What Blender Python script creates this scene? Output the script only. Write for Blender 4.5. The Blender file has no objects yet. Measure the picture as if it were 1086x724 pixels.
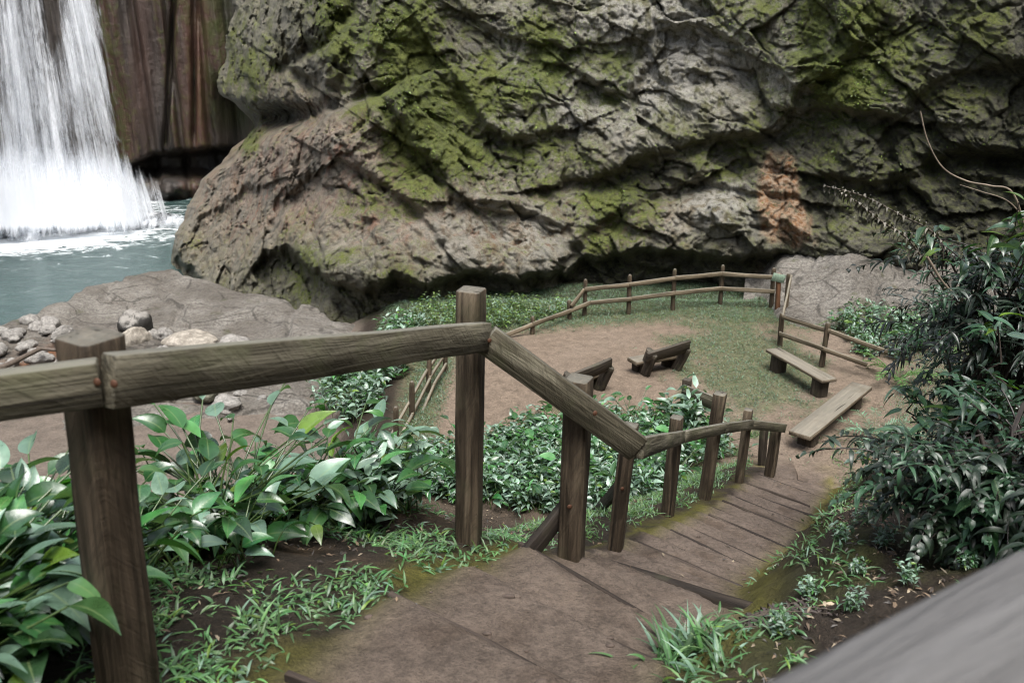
import bpy, math, random
import numpy as np
from mathutils import Vector, Matrix

random.seed(7)
RNG = np.random.default_rng(11)
sc = bpy.context.scene
COL = sc.collection

# ------------------------------------------------------------------ camera
F = 900.0
PITCH = math.radians(20.0)
EYE = np.array([0.0, 0.0, 5.2])
SP, CP = math.sin(PITCH), math.cos(PITCH)


def ray(px, py):
    u = (np.asarray(px, float) - 543.0) / F
    v = (np.asarray(py, float) - 362.0) / F
    u, v = np.broadcast_arrays(u, v)
    return np.stack([u, CP - v * SP, -SP - v * CP], -1)


def at_d(px, py, d):            # point on the sight line at horizontal distance d (along y)
    r = ray(px, py)
    return EYE + r * (np.asarray(d, float) / r[..., 1])[..., None]


def at_r(px, py, d):            # point at horizontal radius d
    r = ray(px, py)
    h = np.hypot(r[..., 0], r[..., 1])
    return EYE + r * (np.asarray(d, float) / h)[..., None]


def at_z(px, py, z):
    r = ray(px, py)
    return EYE + r * ((np.asarray(z, float) - EYE[2]) / r[..., 2])[..., None]


def project(p):
    q = np.asarray(p, float) - EYE
    f = q[..., 1] * CP - q[..., 2] * SP
    up = q[..., 1] * SP + q[..., 2] * CP
    return 543 + F * q[..., 0] / f, 362 - F * up / f


# ------------------------------------------------------------------ noise
_perm = np.random.default_rng(5).permutation(256)
_perm = np.concatenate([_perm, _perm, _perm])
_g = np.random.default_rng(6).normal(size=(256, 3))
_g /= np.linalg.norm(_g, axis=1)[:, None]
_cell = np.random.default_rng(8).random((256, 3))


def _h(i, j, k):
    return _perm[_perm[_perm[i & 255] + (j & 255)] + (k & 255)]


def perlin(p):
    p = np.asarray(p, float)
    i = np.floor(p).astype(int)
    f = p - i
    w = f * f * f * (f * (f * 6 - 15) + 10)
    out = 0.0
    for dx in (0, 1):
        wx = w[..., 0] if dx else 1 - w[..., 0]
        for dy in (0, 1):
            wy = w[..., 1] if dy else 1 - w[..., 1]
            for dz in (0, 1):
                wz = w[..., 2] if dz else 1 - w[..., 2]
                g = _g[_h(i[..., 0] + dx, i[..., 1] + dy, i[..., 2] + dz)]
                d = (g[..., 0] * (f[..., 0] - dx) + g[..., 1] * (f[..., 1] - dy) + g[..., 2] * (f[..., 2] - dz))
                out = out + wx * wy * wz * d
    return out * 1.5


def fbm(p, o=4, gain=0.5, off=0.0):
    a, s, t = 1.0, 0.0, 0.0
    p = np.asarray(p, float) + off
    for _ in range(o):
        s = s + a * perlin(p)
        t += a
        a *= gain
        p = p * 2.03 + 17.3
    return s / t


def ridged(p, o=4, gain=0.5, off=0.0):
    a, s, t = 1.0, 0.0, 0.0
    p = np.asarray(p, float) + off
    for _ in range(o):
        s = s + a * (1 - 2 * np.abs(perlin(p)))
        t += a
        a *= gain
        p = p * 2.03 + 9.1
    return s / t


def worley(p):
    """F1, F2 and a random value of the nearest cell"""
    p = np.asarray(p, float)
    i = np.floor(p).astype(int)
    f1 = np.full(p.shape[:-1], 9.0)
    f2 = f1.copy()
    idv = np.zeros(p.shape[:-1])
    for dx in (-1, 0, 1):
        for dy in (-1, 0, 1):
            for dz in (-1, 0, 1):
                h = _h(i[..., 0] + dx, i[..., 1] + dy, i[..., 2] + dz)
                c = _cell[h] + i + np.array([dx, dy, dz])
                d = np.sqrt(((c - p) ** 2).sum(-1))
                nearer = d < f1
                f2 = np.where(nearer, f1, np.minimum(f2, d))
                f1 = np.where(nearer, d, f1)
                idv = np.where(nearer, h / 255.0, idv)
    return f1, f2, idv


def facets(p):
    """flat, randomly tilted blocks: each cell of a Voronoi pattern is a plane"""
    p = np.asarray(p, float)
    i = np.floor(p).astype(int)
    f1 = np.full(p.shape[:-1], 9.0)
    f2 = f1.copy()
    val = np.zeros(p.shape[:-1])
    for dx in (-1, 0, 1):
        for dy in (-1, 0, 1):
            for dz in (-1, 0, 1):
                h = _h(i[..., 0] + dx, i[..., 1] + dy, i[..., 2] + dz)
                off = p - (_cell[h] + i + np.array([dx, dy, dz]))
                d = np.sqrt((off ** 2).sum(-1))
                nearer = d < f1
                f2 = np.where(nearer, f1, np.minimum(f2, d))
                f1 = np.where(nearer, d, f1)
                val = np.where(nearer, (off * _g[h]).sum(-1) + 0.5 * (h / 255.0 - 0.5), val)
    return val, f2 - f1


def sstep(a, b, x):
    t = np.clip((np.asarray(x, float) - a) / (b - a), 0, 1)
    return t * t * (3 - 2 * t)


def blob(px, py, cx, cy, rx, ry, rot=0.0):
    c, s = math.cos(rot), math.sin(rot)
    dx, dy = px - cx, py - cy
    return np.exp(-(((dx * c + dy * s) / rx) ** 2 + ((-dx * s + dy * c) / ry) ** 2))


def polydist(px, py, pts):
    """distance in the plane to a polyline, and the signed side (positive = below the line in the picture)"""
    best = np.full(np.shape(px), 1e9)
    side = np.zeros(np.shape(px))
    for (x0, y0), (x1, y1) in zip(pts[:-1], pts[1:]):
        dx, dy = x1 - x0, y1 - y0
        t = np.clip(((px - x0) * dx + (py - y0) * dy) / (dx * dx + dy * dy), 0, 1)
        ex, ey = px - (x0 + t * dx), py - (y0 + t * dy)
        d = np.hypot(ex, ey)
        m = d < best
        best = np.where(m, d, best)
        side = np.where(m, np.sign(dx * ey - dy * ex), side)
    return best, side


# ------------------------------------------------------------------ object helpers
def tag(o, label=None, cat=None, group=None, kind=None):
    if label: o['label'] = label
    if cat: o['category'] = cat
    if group: o['group'] = group
    if kind: o['kind'] = kind
    return o


def empty(name, loc, label=None, cat=None, group=None):
    o = bpy.data.objects.new(name, None)
    o.empty_display_size = 0.1
    COL.objects.link(o)
    o.location = [float(v) for v in loc]
    return tag(o, label, cat, group)


def mesh_obj(name, v, faces, mat, parent=None, loc=(0, 0, 0), smooth=True, attrs=None, nside=4):
    """faces: (n, k) int array or a list of such arrays"""
    me = bpy.data.meshes.new(name)
    v = np.asarray(v, np.float32).reshape(-1, 3)
    fl = faces if isinstance(faces, list) else [faces]
    fl = [np.asarray(f, np.int32) for f in fl if len(f)]
    nl = sum(f.size for f in fl)
    npoly = sum(len(f) for f in fl)
    me.vertices.add(len(v))
    me.vertices.foreach_set('co', v.ravel())
    me.loops.add(nl)
    me.polygons.add(npoly)
    me.loops.foreach_set('vertex_index', np.concatenate([f.ravel() for f in fl]))
    starts, tot = [], 0
    for f in fl:
        starts.append(tot + np.arange(len(f)) * f.shape[1])
        tot += f.size
    me.polygons.foreach_set('loop_start', np.concatenate(starts).astype(np.int32))
    if smooth:
        me.polygons.foreach_set('use_smooth', np.ones(npoly, bool))
    me.update(calc_edges=True)
    me.validate()
    for k, a in (attrs or {}).items():
        a = np.asarray(a, np.float32)
        if a.ndim == 1:
            at = me.attributes.new(k, 'FLOAT', 'POINT')
            at.data.foreach_set('value', a)
        else:
            if a.shape[1] == 3:
                a = np.concatenate([a, np.ones((len(a), 1), np.float32)], 1)
            at = me.attributes.new(k, 'FLOAT_COLOR', 'POINT')
            at.data.foreach_set('color', a.ravel())
    me.materials.append(mat)
    o = bpy.data.objects.new(name, me)
    COL.objects.link(o)
    o.location = [float(q) for q in loc]
    if parent is not None:
        o.parent = parent
    return o


def grid_faces(nr, nc):
    i = np.arange(nr - 1)[:, None] * nc + np.arange(nc - 1)[None, :]
    i = i.ravel()
    return np.stack([i, i + 1, i + nc + 1, i + nc], 1)


# ------------------------------------------------------------------ material helpers
class N:
    def __init__(self, name):
        self.m = bpy.data.materials.new(name)
        self.m.use_nodes = True
        self.t = self.m.node_tree
        self.t.nodes.clear()
        self.out = self.t.nodes.new('ShaderNodeOutputMaterial')

    def n(self, typ, **kw):
        nd = self.t.nodes.new(typ)
        for k, v in kw.items():
            if k.startswith('_'):
                setattr(nd, k[1:], v)
        for k, v in kw.items():
            if not k.startswith('_'):
                self.set(nd, k.replace('__', ' '), v)
        return nd

    def set(self, nd, key, v):
        inp = nd.inputs[int(key[1:])] if key[0] == 'i' and key[1:].isdigit() else nd.inputs[key]
        if hasattr(v, 'node'):
            self.t.links.new(v, inp)
        elif isinstance(v, (tuple, list)) and len(v) == 3 and inp.type == 'RGBA':
            inp.default_value = (*v, 1)
        else:
            inp.default_value = v

    def attr(self, name, out='Color'):
        return self.n('ShaderNodeAttribute', _attribute_name=name).outputs[out]

    def noise(self, vec, scale, detail=6, rough=0.55, dist=0.0):
        return self.n('ShaderNodeTexNoise', Vector=vec, Scale=scale, Detail=detail, Roughness=rough, Distortion=dist).outputs['Fac']

    def ramp(self, v, a, b, lo=0.0, hi=1.0):
        return self.n('ShaderNodeMapRange', _interpolation_type='SMOOTHSTEP', i0=v, i1=a, i2=b, i3=lo, i4=hi).outputs[0]

    def math(self, op, a, b=0.0, clamp=False):
        return self.n('ShaderNodeMath', _operation=op, _use_clamp=clamp, i0=a, i1=b).outputs[0]

    def mix(self, fac, a, b, mode='MIX'):
        nd = self.n('ShaderNodeMix', _data_type='RGBA', _blend_type=mode)
        self.set(nd, 'i0', fac)
        self.set(nd, 'i6', a)
        self.set(nd, 'i7', b)
        return nd.outputs[2]

    def mapping(self, vec, scale=(1, 1, 1), rot=(0, 0, 0)):
        return self.n('ShaderNodeMapping', Vector=vec, Scale=scale, Rotation=rot).outputs[0]

    def pos(self):
        return self.n('ShaderNodeNewGeometry').outputs['Position']

    def obj(self):
        return self.n('ShaderNodeTexCoord').outputs['Object']

    def bump(self, h, strength=0.5, dist=0.02, normal=None):
        nd = self.n('ShaderNodeBump', Height=h, Strength=strength, Distance=dist)
        if normal is not None:
            self.set(nd, 'Normal', normal)
        return nd.outputs[0]

    def sep(self, c):
        return self.n('ShaderNodeSeparateColor', Color=c).outputs

    def bsdf(self, color, rough=0.6, normal=None, spec=0.5, **kw):
        b = self.n('ShaderNodeBsdfPrincipled')
        self.set(b, 'Base Color', color)
        self.set(b, 'Roughness', rough)
        self.set(b, 'Specular IOR Level', spec)
        if normal is not None:
            self.set(b, 'Normal', normal)
        for k, v in kw.items():
            self.set(b, k.replace('_', ' '), v)
        return b.outputs[0]

    def done(self, sh):
        self.t.links.new(sh, self.out.inputs['Surface'])
        return self.m


def mat_cliff():
    s = N('cliff_rock')
    p = s.pos()
    msk = s.sep(s.attr('mask'))
    a = s.attr('mask', 'Alpha')
    stain = s.attr('stain', 'Fac')
    strat = s.mapping(p, (1, 1, 1), (0.3, 0.5, 0.4))
    strat = s.mapping(strat, (0.35, 0.8, 2.2))
    n1 = s.noise(p, 1.1, 9, 0.62)
    n2 = s.noise(strat, 3.2, 8, 0.65, 0.6)
    n3 = s.noise(p, 9.0, 7, 0.7)
    n4 = s.noise(p, 38.0, 4, 0.7)
    vs = s.noise(s.mapping(p, (2.6, 2.6, 0.28)), 1.9, 7, 0.65, 0.4)
    c = s.mix(s.ramp(n2, 0.40, 0.62), (0.070, 0.062, 0.040), (0.290, 0.262, 0.188))
    c = s.mix(s.ramp(n1, 0.42, 0.62, 0, 0.7), c, (0.150, 0.137, 0.096))
    c = s.mix(s.ramp(s.math('ADD', s.math('MULTIPLY', n1, 0.6), s.math('MULTIPLY', n3, 0.6)), 0.50, 0.70, 0, 0.75), c, (0.120, 0.122, 0.036))
    rd = s.math('MULTIPLY', msk[1], s.ramp(s.math('ADD', s.math('MULTIPLY', n1, 0.5), s.math('MULTIPLY', n2, 0.5)), 0.36, 0.56))
    c = s.mix(rd, c, s.mix(s.ramp(n3, 0.35, 0.65), (0.185, 0.118, 0.080), (0.370, 0.275, 0.205)))
    dg = s.noise(s.mapping(s.mapping(p, (1, 1, 1), (0, -0.75, 0)), (2.2, 2.2, 0.30)), 1.7, 6, 0.62, 0.5)
    rust = s.math('MULTIPLY', msk[1], s.ramp(dg, 0.54, 0.68, 0, 0.8))
    c = s.mix(rust, c, (0.26, 0.095, 0.045))
    pl = s.math('MULTIPLY', msk[2], s.ramp(s.math('ADD', vs, s.math('MULTIPLY', n3, 0.35)), 0.54, 0.74))
    c = s.mix(pl, c, (0.42, 0.40, 0.345))
    # moss
    mo = s.math('ADD', s.math('MULTIPLY', msk[0], 0.85), s.math('MULTIPLY', s.math('SUBTRACT', s.math('ADD', s.math('MULTIPLY', n1, 0.9), s.math('MULTIPLY', n3, 0.75)), 0.82), 2.1))
    upn = s.n('ShaderNodeSeparateXYZ', i0=s.n('ShaderNodeNewGeometry').outputs['Normal']).outputs[2]
    mo = s.math('ADD', mo, s.math('MULTIPLY', upn, 0.22))
    mo = s.math('ADD', mo, s.math('MULTIPLY', s.math('SUBTRACT', vs, 0.5), 1.1))
    mf = s.ramp(mo, 0.22, 0.78, 0, 0.92)
    mc = s.mix(s.ramp(n3, 0.35, 0.66), (0.045, 0.066, 0.010), (0.145, 0.190, 0.022))
    mc = s.mix(s.ramp(n1, 0.3, 0.7, 0, 0.6), mc, (0.170, 0.185, 0.026), 'MIX')
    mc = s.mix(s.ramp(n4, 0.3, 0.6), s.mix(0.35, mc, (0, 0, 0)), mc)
    c = s.mix(mf, c, mc)
    # dark wet algae
    al = s.math('MULTIPLY', a, s.ramp(s.math('ADD', n1, s.math('MULTIPLY', n3, 0.5)), 0.62, 0.86, 1.0, 0.35))
    c = s.mix(al, c, s.mix(s.ramp(n3, 0.42, 0.62), (0.026, 0.025, 0.016), (0.075, 0.082, 0.022)))
    so = s.math('MULTIPLY', stain, s.ramp(s.math('ADD', vs, s.math('MULTIPLY', n3, 0.3)), 0.48, 0.68))
    c = s.mix(so, c, s.mix(s.ramp(n3, 0.4, 0.6), (0.30, 0.145, 0.055), (0.44, 0.33, 0.23)))
    # chips of fresh pale stone
    c = s.mix(s.ramp(s.noise(p, 6.5, 3, 0.8), 0.655, 0.72, 0, 0.7), c, (0.33, 0.31, 0.27))
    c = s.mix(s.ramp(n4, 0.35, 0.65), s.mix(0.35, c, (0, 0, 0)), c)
    h = s.math('ADD', s.math('ADD', s.math('MULTIPLY', n2, 0.45), s.math('MULTIPLY', n3, 0.6)), s.math('MULTIPLY', n4, 0.32))
    nb = s.bump(h, 1.0, 0.20)
    rough = s.math('ADD', s.ramp(n2, 0.35, 0.65, 0.42, 0.75), s.math('MULTIPLY', mf, 0.25), True)
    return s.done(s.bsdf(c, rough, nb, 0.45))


def mat_backwall():
    s = N('basalt_wall')
    p = s.pos()
    v1 = s.noise(s.mapping(p, (1.6, 1.6, 0.10)), 1.5, 7, 0.62, 0.3)
    v2 = s.noise(s.mapping(p, (1.0, 1.0, 0.05)), 0.55, 4, 0.6)
    n3 = s.noise(p, 4.0, 7, 0.7)
    msk = s.sep(s.attr('mask'))
    c = s.mix(s.ramp(v1, 0.36, 0.62), (0.016, 0.012, 0.010), (0.062, 0.051, 0.043))
    c = s.mix(s.ramp(v2, 0.48, 0.62, 0, 0.85), c, (0.070, 0.032, 0.022))
    c = s.mix(s.ramp(s.math('ADD', n3, v2), 1.02, 1.16, 0, 0.8), c, (0.06, 0.065, 0.02))
    c = s.mix(s.ramp(n3, 0.66, 0.76, 0, 0.7), c, (0.25, 0.25, 0.25))
    c = s.mix(msk[0], c, (0.05, 0.075, 0.015))
    c = s.mix(s.math('MULTIPLY', msk[2], s.ramp(v1, 0.30, 0.55)), c, (0.120, 0.050, 0.034))
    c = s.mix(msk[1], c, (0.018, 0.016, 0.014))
    nb = s.bump(s.math('ADD', v1, s.math('MULTIPLY', n3, 0.4)), 0.8, 0.2)
    return s.done(s.bsdf(c, 0.5, nb, 0.45))


def mat_ledge():
    s = N('river_rock')
    p = s.pos()
    n1 = s.noise(p, 0.9, 8, 0.6, 0.5)
    n2 = s.noise(s.mapping(p, (0.6, 1.6, 2), (0, 0, 0.5)), 4.0, 8, 0.65, 0.4)
    n3 = s.noise(p, 22.0, 6, 0.7)
    c = s.mix(s.ramp(n1, 0.36, 0.64), (0.155, 0.138, 0.115), (0.29, 0.268, 0.232))
    c = s.mix(s.ramp(n2, 0.46, 0.66), c, (0.20, 0.178, 0.150))
    n4 = s.noise(p, 70.0, 4, 0.7)
    c = s.mix(s.ramp(n3, 0.36, 0.60, 0.6, 0), c, (0.055, 0.048, 0.040))
    c = s.mix(s.ramp(n4, 0.55, 0.72, 0, 0.45), c, (0.30, 0.28, 0.25))
    vr = s.n('ShaderNodeTexVoronoi', _feature='DISTANCE_TO_EDGE', Vector=s.mapping(p, (0.55, 1.1, 1), (0, 0, 0.4)), Scale=1.3).outputs['Distance']
    c = s.mix(s.ramp(s.math('ADD', vr, s.math('MULTIPLY', n2, 0.06)), 0.035, 0.06, 0.6, 0), c, (0.04, 0.036, 0.03))
    c = s.mix(s.ramp(s.noise(p, 1.7, 5, 0.6), 0.62, 0.70, 0, 0.6), c, (0.075, 0.08, 0.03))
    c = s.mix(s.math('MULTIPLY', s.attr('stain', 'Fac'), s.ramp(n2, 0.4, 0.55)), c, (0.20, 0.085, 0.035))
    nb = s.bump(s.math('ADD', s.math('ADD', s.math('MULTIPLY', n2, 0.9), s.math('MULTIPLY', n3, 0.5)), s.math('MULTIPLY', n4, 0.2)), 1.0, 0.14)
    return s.done(s.bsdf(c, s.ramp(n1, 0.4, 0.7, 0.4, 0.75), nb, 0.4))


def mat_stone(name, c0, c1):
    s = N(name)
    p = s.obj()
    n1 = s.noise(p, 3.0, 8, 0.65, 0.4)
    n2 = s.noise(p, 18.0, 6, 0.7)
    c = s.mix(s.ramp(n1, 0.36, 0.66), c0, c1)
    c = s.mix(s.ramp(n2, 0.35, 0.65, 0.4, 0), c, (0.06, 0.055, 0.045))
    nb = s.bump(s.math('ADD', n1, s.math('MULTIPLY', n2, 0.35)), 0.7, 0.05)
    return s.done(s.bsdf(c, 0.65, nb, 0.4))


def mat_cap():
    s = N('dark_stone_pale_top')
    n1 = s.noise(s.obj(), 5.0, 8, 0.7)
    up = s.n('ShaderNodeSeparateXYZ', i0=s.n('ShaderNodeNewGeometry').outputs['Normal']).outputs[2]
    c = s.mix(s.ramp(s.math('ADD', up, s.math('MULTIPLY', s.math('SUBTRACT', n1, 0.5), 1.2)), 0.35, 0.95), (0.024, 0.022, 0.019), (0.24, 0.225, 0.20))  # upward faces paler: the light on the boulder's top is put into its colour
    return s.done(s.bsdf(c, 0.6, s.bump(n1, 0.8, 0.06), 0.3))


def mat_ground():
    s = N('soil')
    p = s.pos()
    col = s.attr('col')
    n1 = s.noise(p, 6.0, 8, 0.65)
    n2 = s.noise(p, 34.0, 6, 0.7)
    n3 = s.noise(p, 110.0, 4, 0.7)
    k = s.ramp(s.math('ADD', s.math('ADD', s.math('MULTIPLY', n1, 0.30), s.math('MULTIPLY', n2, 0.38)), s.math('MULTIPLY', n3, 0.32)), 0.38, 0.62, 0.58, 1.28)
    c = s.mix(1.0, col, s.n('ShaderNodeCombineColor', i0=k, i1=k, i2=k).outputs[0], 'MULTIPLY')
    c = s.mix(s.ramp(n3, 0.62, 0.72, 0, 0.55), c, (0.05, 0.036, 0.027))
    c = s.mix(s.ramp(n3, 0.30, 0.22, 0, 0.35), c, (0.30, 0.25, 0.21))
    nb = s.bump(s.math('ADD', s.math('ADD', s.math('MULTIPLY', n1, 0.8), s.math('MULTIPLY', n2, 0.4)), s.math('MULTIPLY', n3, 0.28)), 1.0, 0.07)
    return s.done(s.bsdf(c, s.ramp(n1, 0.35, 0.7, 0.6, 0.9), nb, 0.22))


def mat_wood(name, dark, mid, light, moss=0.3, saw=1.0, top=0.5):
    """grain runs along local z; slanting saw marks; greenish tint"""
    s = N(name)
    o = s.obj()
    rnd = s.n('ShaderNodeObjectInfo').outputs['Random']
    o2 = s.n('ShaderNodeVectorMath', _operation='ADD', i0=o, i1=s.n('ShaderNodeCombineXYZ', i0=s.math('MULTIPLY', rnd, 31.0), i1=0.0, i2=s.math('MULTIPLY', rnd, 17.0)).outputs[0]).outputs[0]
    g = s.noise(s.mapping(o2, (30, 30, 1.6)), 1.6, 8, 0.65, 0.8)
    g2 = s.noise(s.mapping(o2, (9, 9, 0.7)), 1.3, 5, 0.6, 1.2)
    n = s.noise(o2, 5.0, 6, 0.6)
    sw = s.noise(s.mapping(s.mapping(o2, (1, 1, 1), (0.95, 0.85, 0)), (7, 7, 120)), 1.0, 5, 0.62, 0.5)
    c = s.mix(s.ramp(g, 0.34, 0.66), dark, mid)
    c = s.mix(s.ramp(g2, 0.45, 0.72), c, light)
    c = s.mix(s.ramp(sw, 0.50, 0.70, 0, 0.55 * saw), c, dark)
    c = s.mix(s.ramp(n, 0.52, 0.70, 0, moss), c, (0.085, 0.088, 0.045))
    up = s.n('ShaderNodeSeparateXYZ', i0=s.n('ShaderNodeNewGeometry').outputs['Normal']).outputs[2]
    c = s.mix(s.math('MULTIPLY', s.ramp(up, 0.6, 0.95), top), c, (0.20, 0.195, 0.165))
    h = s.math('ADD', s.math('ADD', g, s.math('MULTIPLY', sw, 0.5 * saw)), s.math('MULTIPLY', g2, 0.5))
    nb = s.bump(h, 0.85, 0.014)
    crk = s.ramp(s.noise(s.mapping(o2, (22, 22, 0.55)), 1.0, 3, 0.5, 0.6), 0.635, 0.69)
    c = s.mix(s.math('MULTIPLY', crk, 0.8), c, (0.012, 0.009, 0.006))
    c = s.mix(s.ramp(s.noise(o2, 2.3, 5, 0.65), 0.5, 0.72, 0, 0.5), c, dark)
    return s.done(s.bsdf(c, s.ramp(g, 0.3, 0.7, 0.6, 0.85), nb, 0.22))


def mat_leaf(name, rough=0.34, trans=0.22, spec=0.6, midrib=0.35, sheen=0.0):
    s = N(name)
    col = s.attr('col')
    vx = s.attr('across', 'Fac')
    p = s.obj()
    nz = s.noise(p, 16.0, 4, 0.6)
    k = s.ramp(nz, 0.3, 0.7, 0.8, 1.2)
    rnd = s.n('ShaderNodeObjectInfo').outputs['Random']
    k = s.math('MULTIPLY', k, s.ramp(rnd, 0, 1, 0.78, 1.2))
    c = s.mix(1.0, col, s.n('ShaderNodeCombineColor', i0=k, i1=k, i2=k).outputs[0], 'MULTIPLY')
    rib = s.ramp(s.math('ABSOLUTE', vx), 0.0, 0.13, midrib, 0.0)
    c = s.mix(rib, c, (0.24, 0.30, 0.13))
    b = s.bsdf(c, s.math('ADD', rough, s.ramp(nz, 0.3, 0.7, -0.07, 0.1)), s.bump(nz, 0.25, 0.01), spec)
    tr = s.n('ShaderNodeBsdfTranslucent', Color=s.mix(1.0, c, (1.2, 1.5, 0.4, 1), 'MULTIPLY')).outputs[0]
    return s.done(s.n('ShaderNodeMixShader', i0=trans, i1=b, i2=tr).outputs[0])


def mat_flat(name, color, rough=0.6, metallic=0.0):
    s = N(name)
    n = s.noise(s.obj(), 25.0, 5, 0.65)
    c = s.mix(s.ramp(n, 0.35, 0.65), tuple(0.6 * q for q in color), color)
    return s.done(s.bsdf(c, rough, s.bump(n, 0.4, 0.006), 0.4, Metallic=metallic))


def mat_water():
    s = N('pool_water')
    p = s.pos()
    foam = s.attr('foam', 'Fac')
    n1 = s.noise(s.mapping(p, (1, 2.2, 1)), 1.6, 5, 0.6, 0.6)
    n2 = s.noise(s.mapping(p, (1, 2.4, 1)), 6.5, 5, 0.6, 0.3)
    n3 = s.noise(s.mapping(p, (1, 1.6, 1)), 1.1, 9, 0.72, 1.4)
    ff = s.ramp(s.math('ADD', foam, s.math('MULTIPLY', s.math('SUBTRACT', n3, 0.5), 2.2)), 0.22, 0.85)
    c = s.mix(s.ramp(n3, 0.35, 0.65), (0.032, 0.062, 0.059), (0.054, 0.090, 0.085))
    c = s.mix(ff, c, (0.82, 0.86, 0.88))
    nb = s.bump(s.math('ADD', n1, s.math('MULTIPLY', n2, 0.45)), 0.55, 0.10)
    return s.done(s.bsdf(c, s.math('ADD', 0.13, s.math('MULTIPLY', ff, 0.5)), nb, 0.5))


def mat_fall():
    s = N('falling_water')
    st = s.attr('flow')                       # r = across metres /40, g = down metres /40, b = layer, a = density
    x = s.sep(st)
    den = s.attr('flow', 'Alpha')
    v = s.n('ShaderNodeCombineXYZ', i0=s.math('MULTIPLY', x[0], 40.0), i1=s.math('MULTIPLY', x[1], 40.0), i2=s.math('MULTIPLY', x[2], 57.0)).outputs[0]
    a1 = s.noise(s.mapping(v, (1.3, 0.075, 1)), 1.0, 6, 0.62, 0.25)
    a2 = s.noise(s.mapping(v, (6.0, 0.30, 1)), 1.0, 6, 0.65, 0.3)
    a3 = s.noise(s.mapping(v, (2.4, 0.9, 1)), 1.6, 8, 0.7, 0.9)
    t = s.math('ADD', s.math('ADD', s.math('MULTIPLY', a1, 0.9), s.math('MULTIPLY', a2, 0.62)), s.math('MULTIPLY', a3, 0.5))
    t = s.math('ADD', t, s.math('SUBTRACT', den, 0.5))
    al = s.ramp(t, 0.93, 1.34, 0.0, 0.95)
    wc = s.mix(s.ramp(s.math('ADD', s.math('MULTIPLY', a1, 0.5), s.math('MULTIPLY', a2, 0.5)), 0.38, 0.60), (0.46, 0.50, 0.56), (0.88, 0.90, 0.93))
    wc = s.mix(s.ramp(den, 0.52, 0.85), wc, (0.90, 0.92, 0.95))
    d = s.bsdf(wc, 0.55, s.bump(a2, 0.5, 0.1), 0.3)
    tl = s.n('ShaderNodeBsdfTranslucent', Color=wc).outputs[0]
    b = s.n('ShaderNodeMixShader', i0=0.35, i1=d, i2=tl).outputs[0]
    tr = s.n('ShaderNodeBsdfTransparent').outputs[0]
    return s.done(s.n('ShaderNodeMixShader', i0=al, i1=tr, i2=b).outputs[0])


M = dict(
    cliff=mat_cliff(), back=mat_backwall(), ledge=mat_ledge(), ground=mat_ground(), water=mat_water(), fall=mat_fall(),
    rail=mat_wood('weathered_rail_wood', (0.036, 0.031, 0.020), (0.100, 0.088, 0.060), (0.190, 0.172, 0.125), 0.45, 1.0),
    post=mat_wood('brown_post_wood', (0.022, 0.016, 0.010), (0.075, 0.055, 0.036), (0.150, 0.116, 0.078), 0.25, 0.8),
    fence=mat_wood('pale_fence_wood', (0.075, 0.060, 0.040), (0.16, 0.125, 0.082), (0.25, 0.20, 0.135), 0.25, 0.2),
    fpost=mat_wood('dark_fence_wood', (0.035, 0.026, 0.017), (0.075, 0.056, 0.036), (0.12, 0.09, 0.06), 0.35, 0.2),
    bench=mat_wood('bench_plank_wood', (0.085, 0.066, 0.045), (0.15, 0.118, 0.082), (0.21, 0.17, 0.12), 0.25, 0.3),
    darkwood=mat_wood('dark_damp_wood', (0.018, 0.014, 0.010), (0.045, 0.035, 0.025), (0.085, 0.068, 0.05), 0.3, 0.3, 0.15),
    blackwood=mat_wood('wet_black_wood', (0.008, 0.006, 0.005), (0.020, 0.015, 0.011), (0.036, 0.028, 0.021), 0.2, 0.2, 0.0),
    step=mat_wood('muddy_step_wood', (0.012, 0.009, 0.007), (0.036, 0.027, 0.021), (0.070, 0.053, 0.042), 0.1, 0.2, 0.0),
    near=mat_wood('grey_handrail_wood', (0.075, 0.072, 0.072), (0.105, 0.101, 0.100), (0.13, 0.126, 0.124), 0.05, 0.2, 0.1),
    redwood=mat_wood('reddish_post_wood', (0.09, 0.04, 0.02), (0.17, 0.085, 0.045), (0.24, 0.13, 0.07), 0.05, 0.2),
    leaf=mat_leaf('glossy_leaf', 0.30, 0.20, 0.75, 0.30),
    leaf2=mat_leaf('slope_leaf', 0.32, 0.18, 0.7, 0.25),
    dleaf=mat_leaf('dark_strap_leaf', 0.36, 0.08, 0.42, 0.05),
    fern=mat_leaf('fern_leaf', 0.42, 0.22, 0.5, 0.1),
    grass=mat_leaf('grass_blade', 0.42, 0.25, 0.5, 0.2),
    dry=mat_leaf('dry_leaf', 0.7, 0.05, 0.3, 0.0),
    stem=mat_flat('green_stem', (0.10, 0.13, 0.045), 0.5),
    branch=mat_flat('brown_branch', (0.11, 0.085, 0.065), 0.65),
    vine=mat_flat('pale_vine', (0.24, 0.19, 0.14), 0.65),
    rust=mat_flat('rusty_iron', (0.10, 0.042, 0.02), 0.7, 0.3),
    sign=mat_flat('green_sign_paint', (0.20, 0.27, 0.20), 0.5),
    pebble=mat_flat('mud_clod', (0.085, 0.062, 0.048), 0.85),
    st_grey=mat_stone('grey_stone', (0.16, 0.15, 0.135), (0.34, 0.32, 0.29)),
    st_tan=mat_stone('tan_stone', (0.20, 0.175, 0.14), (0.40, 0.36, 0.30)),
    st_dark=mat_stone('dark_stone', (0.028, 0.025, 0.022), (0.07, 0.064, 0.056)),
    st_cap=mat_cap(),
    st_mossy=mat_stone('mossy_stone', (0.075, 0.08, 0.045), (0.20, 0.19, 0.14)),
)
PATHCUT = None

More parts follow.
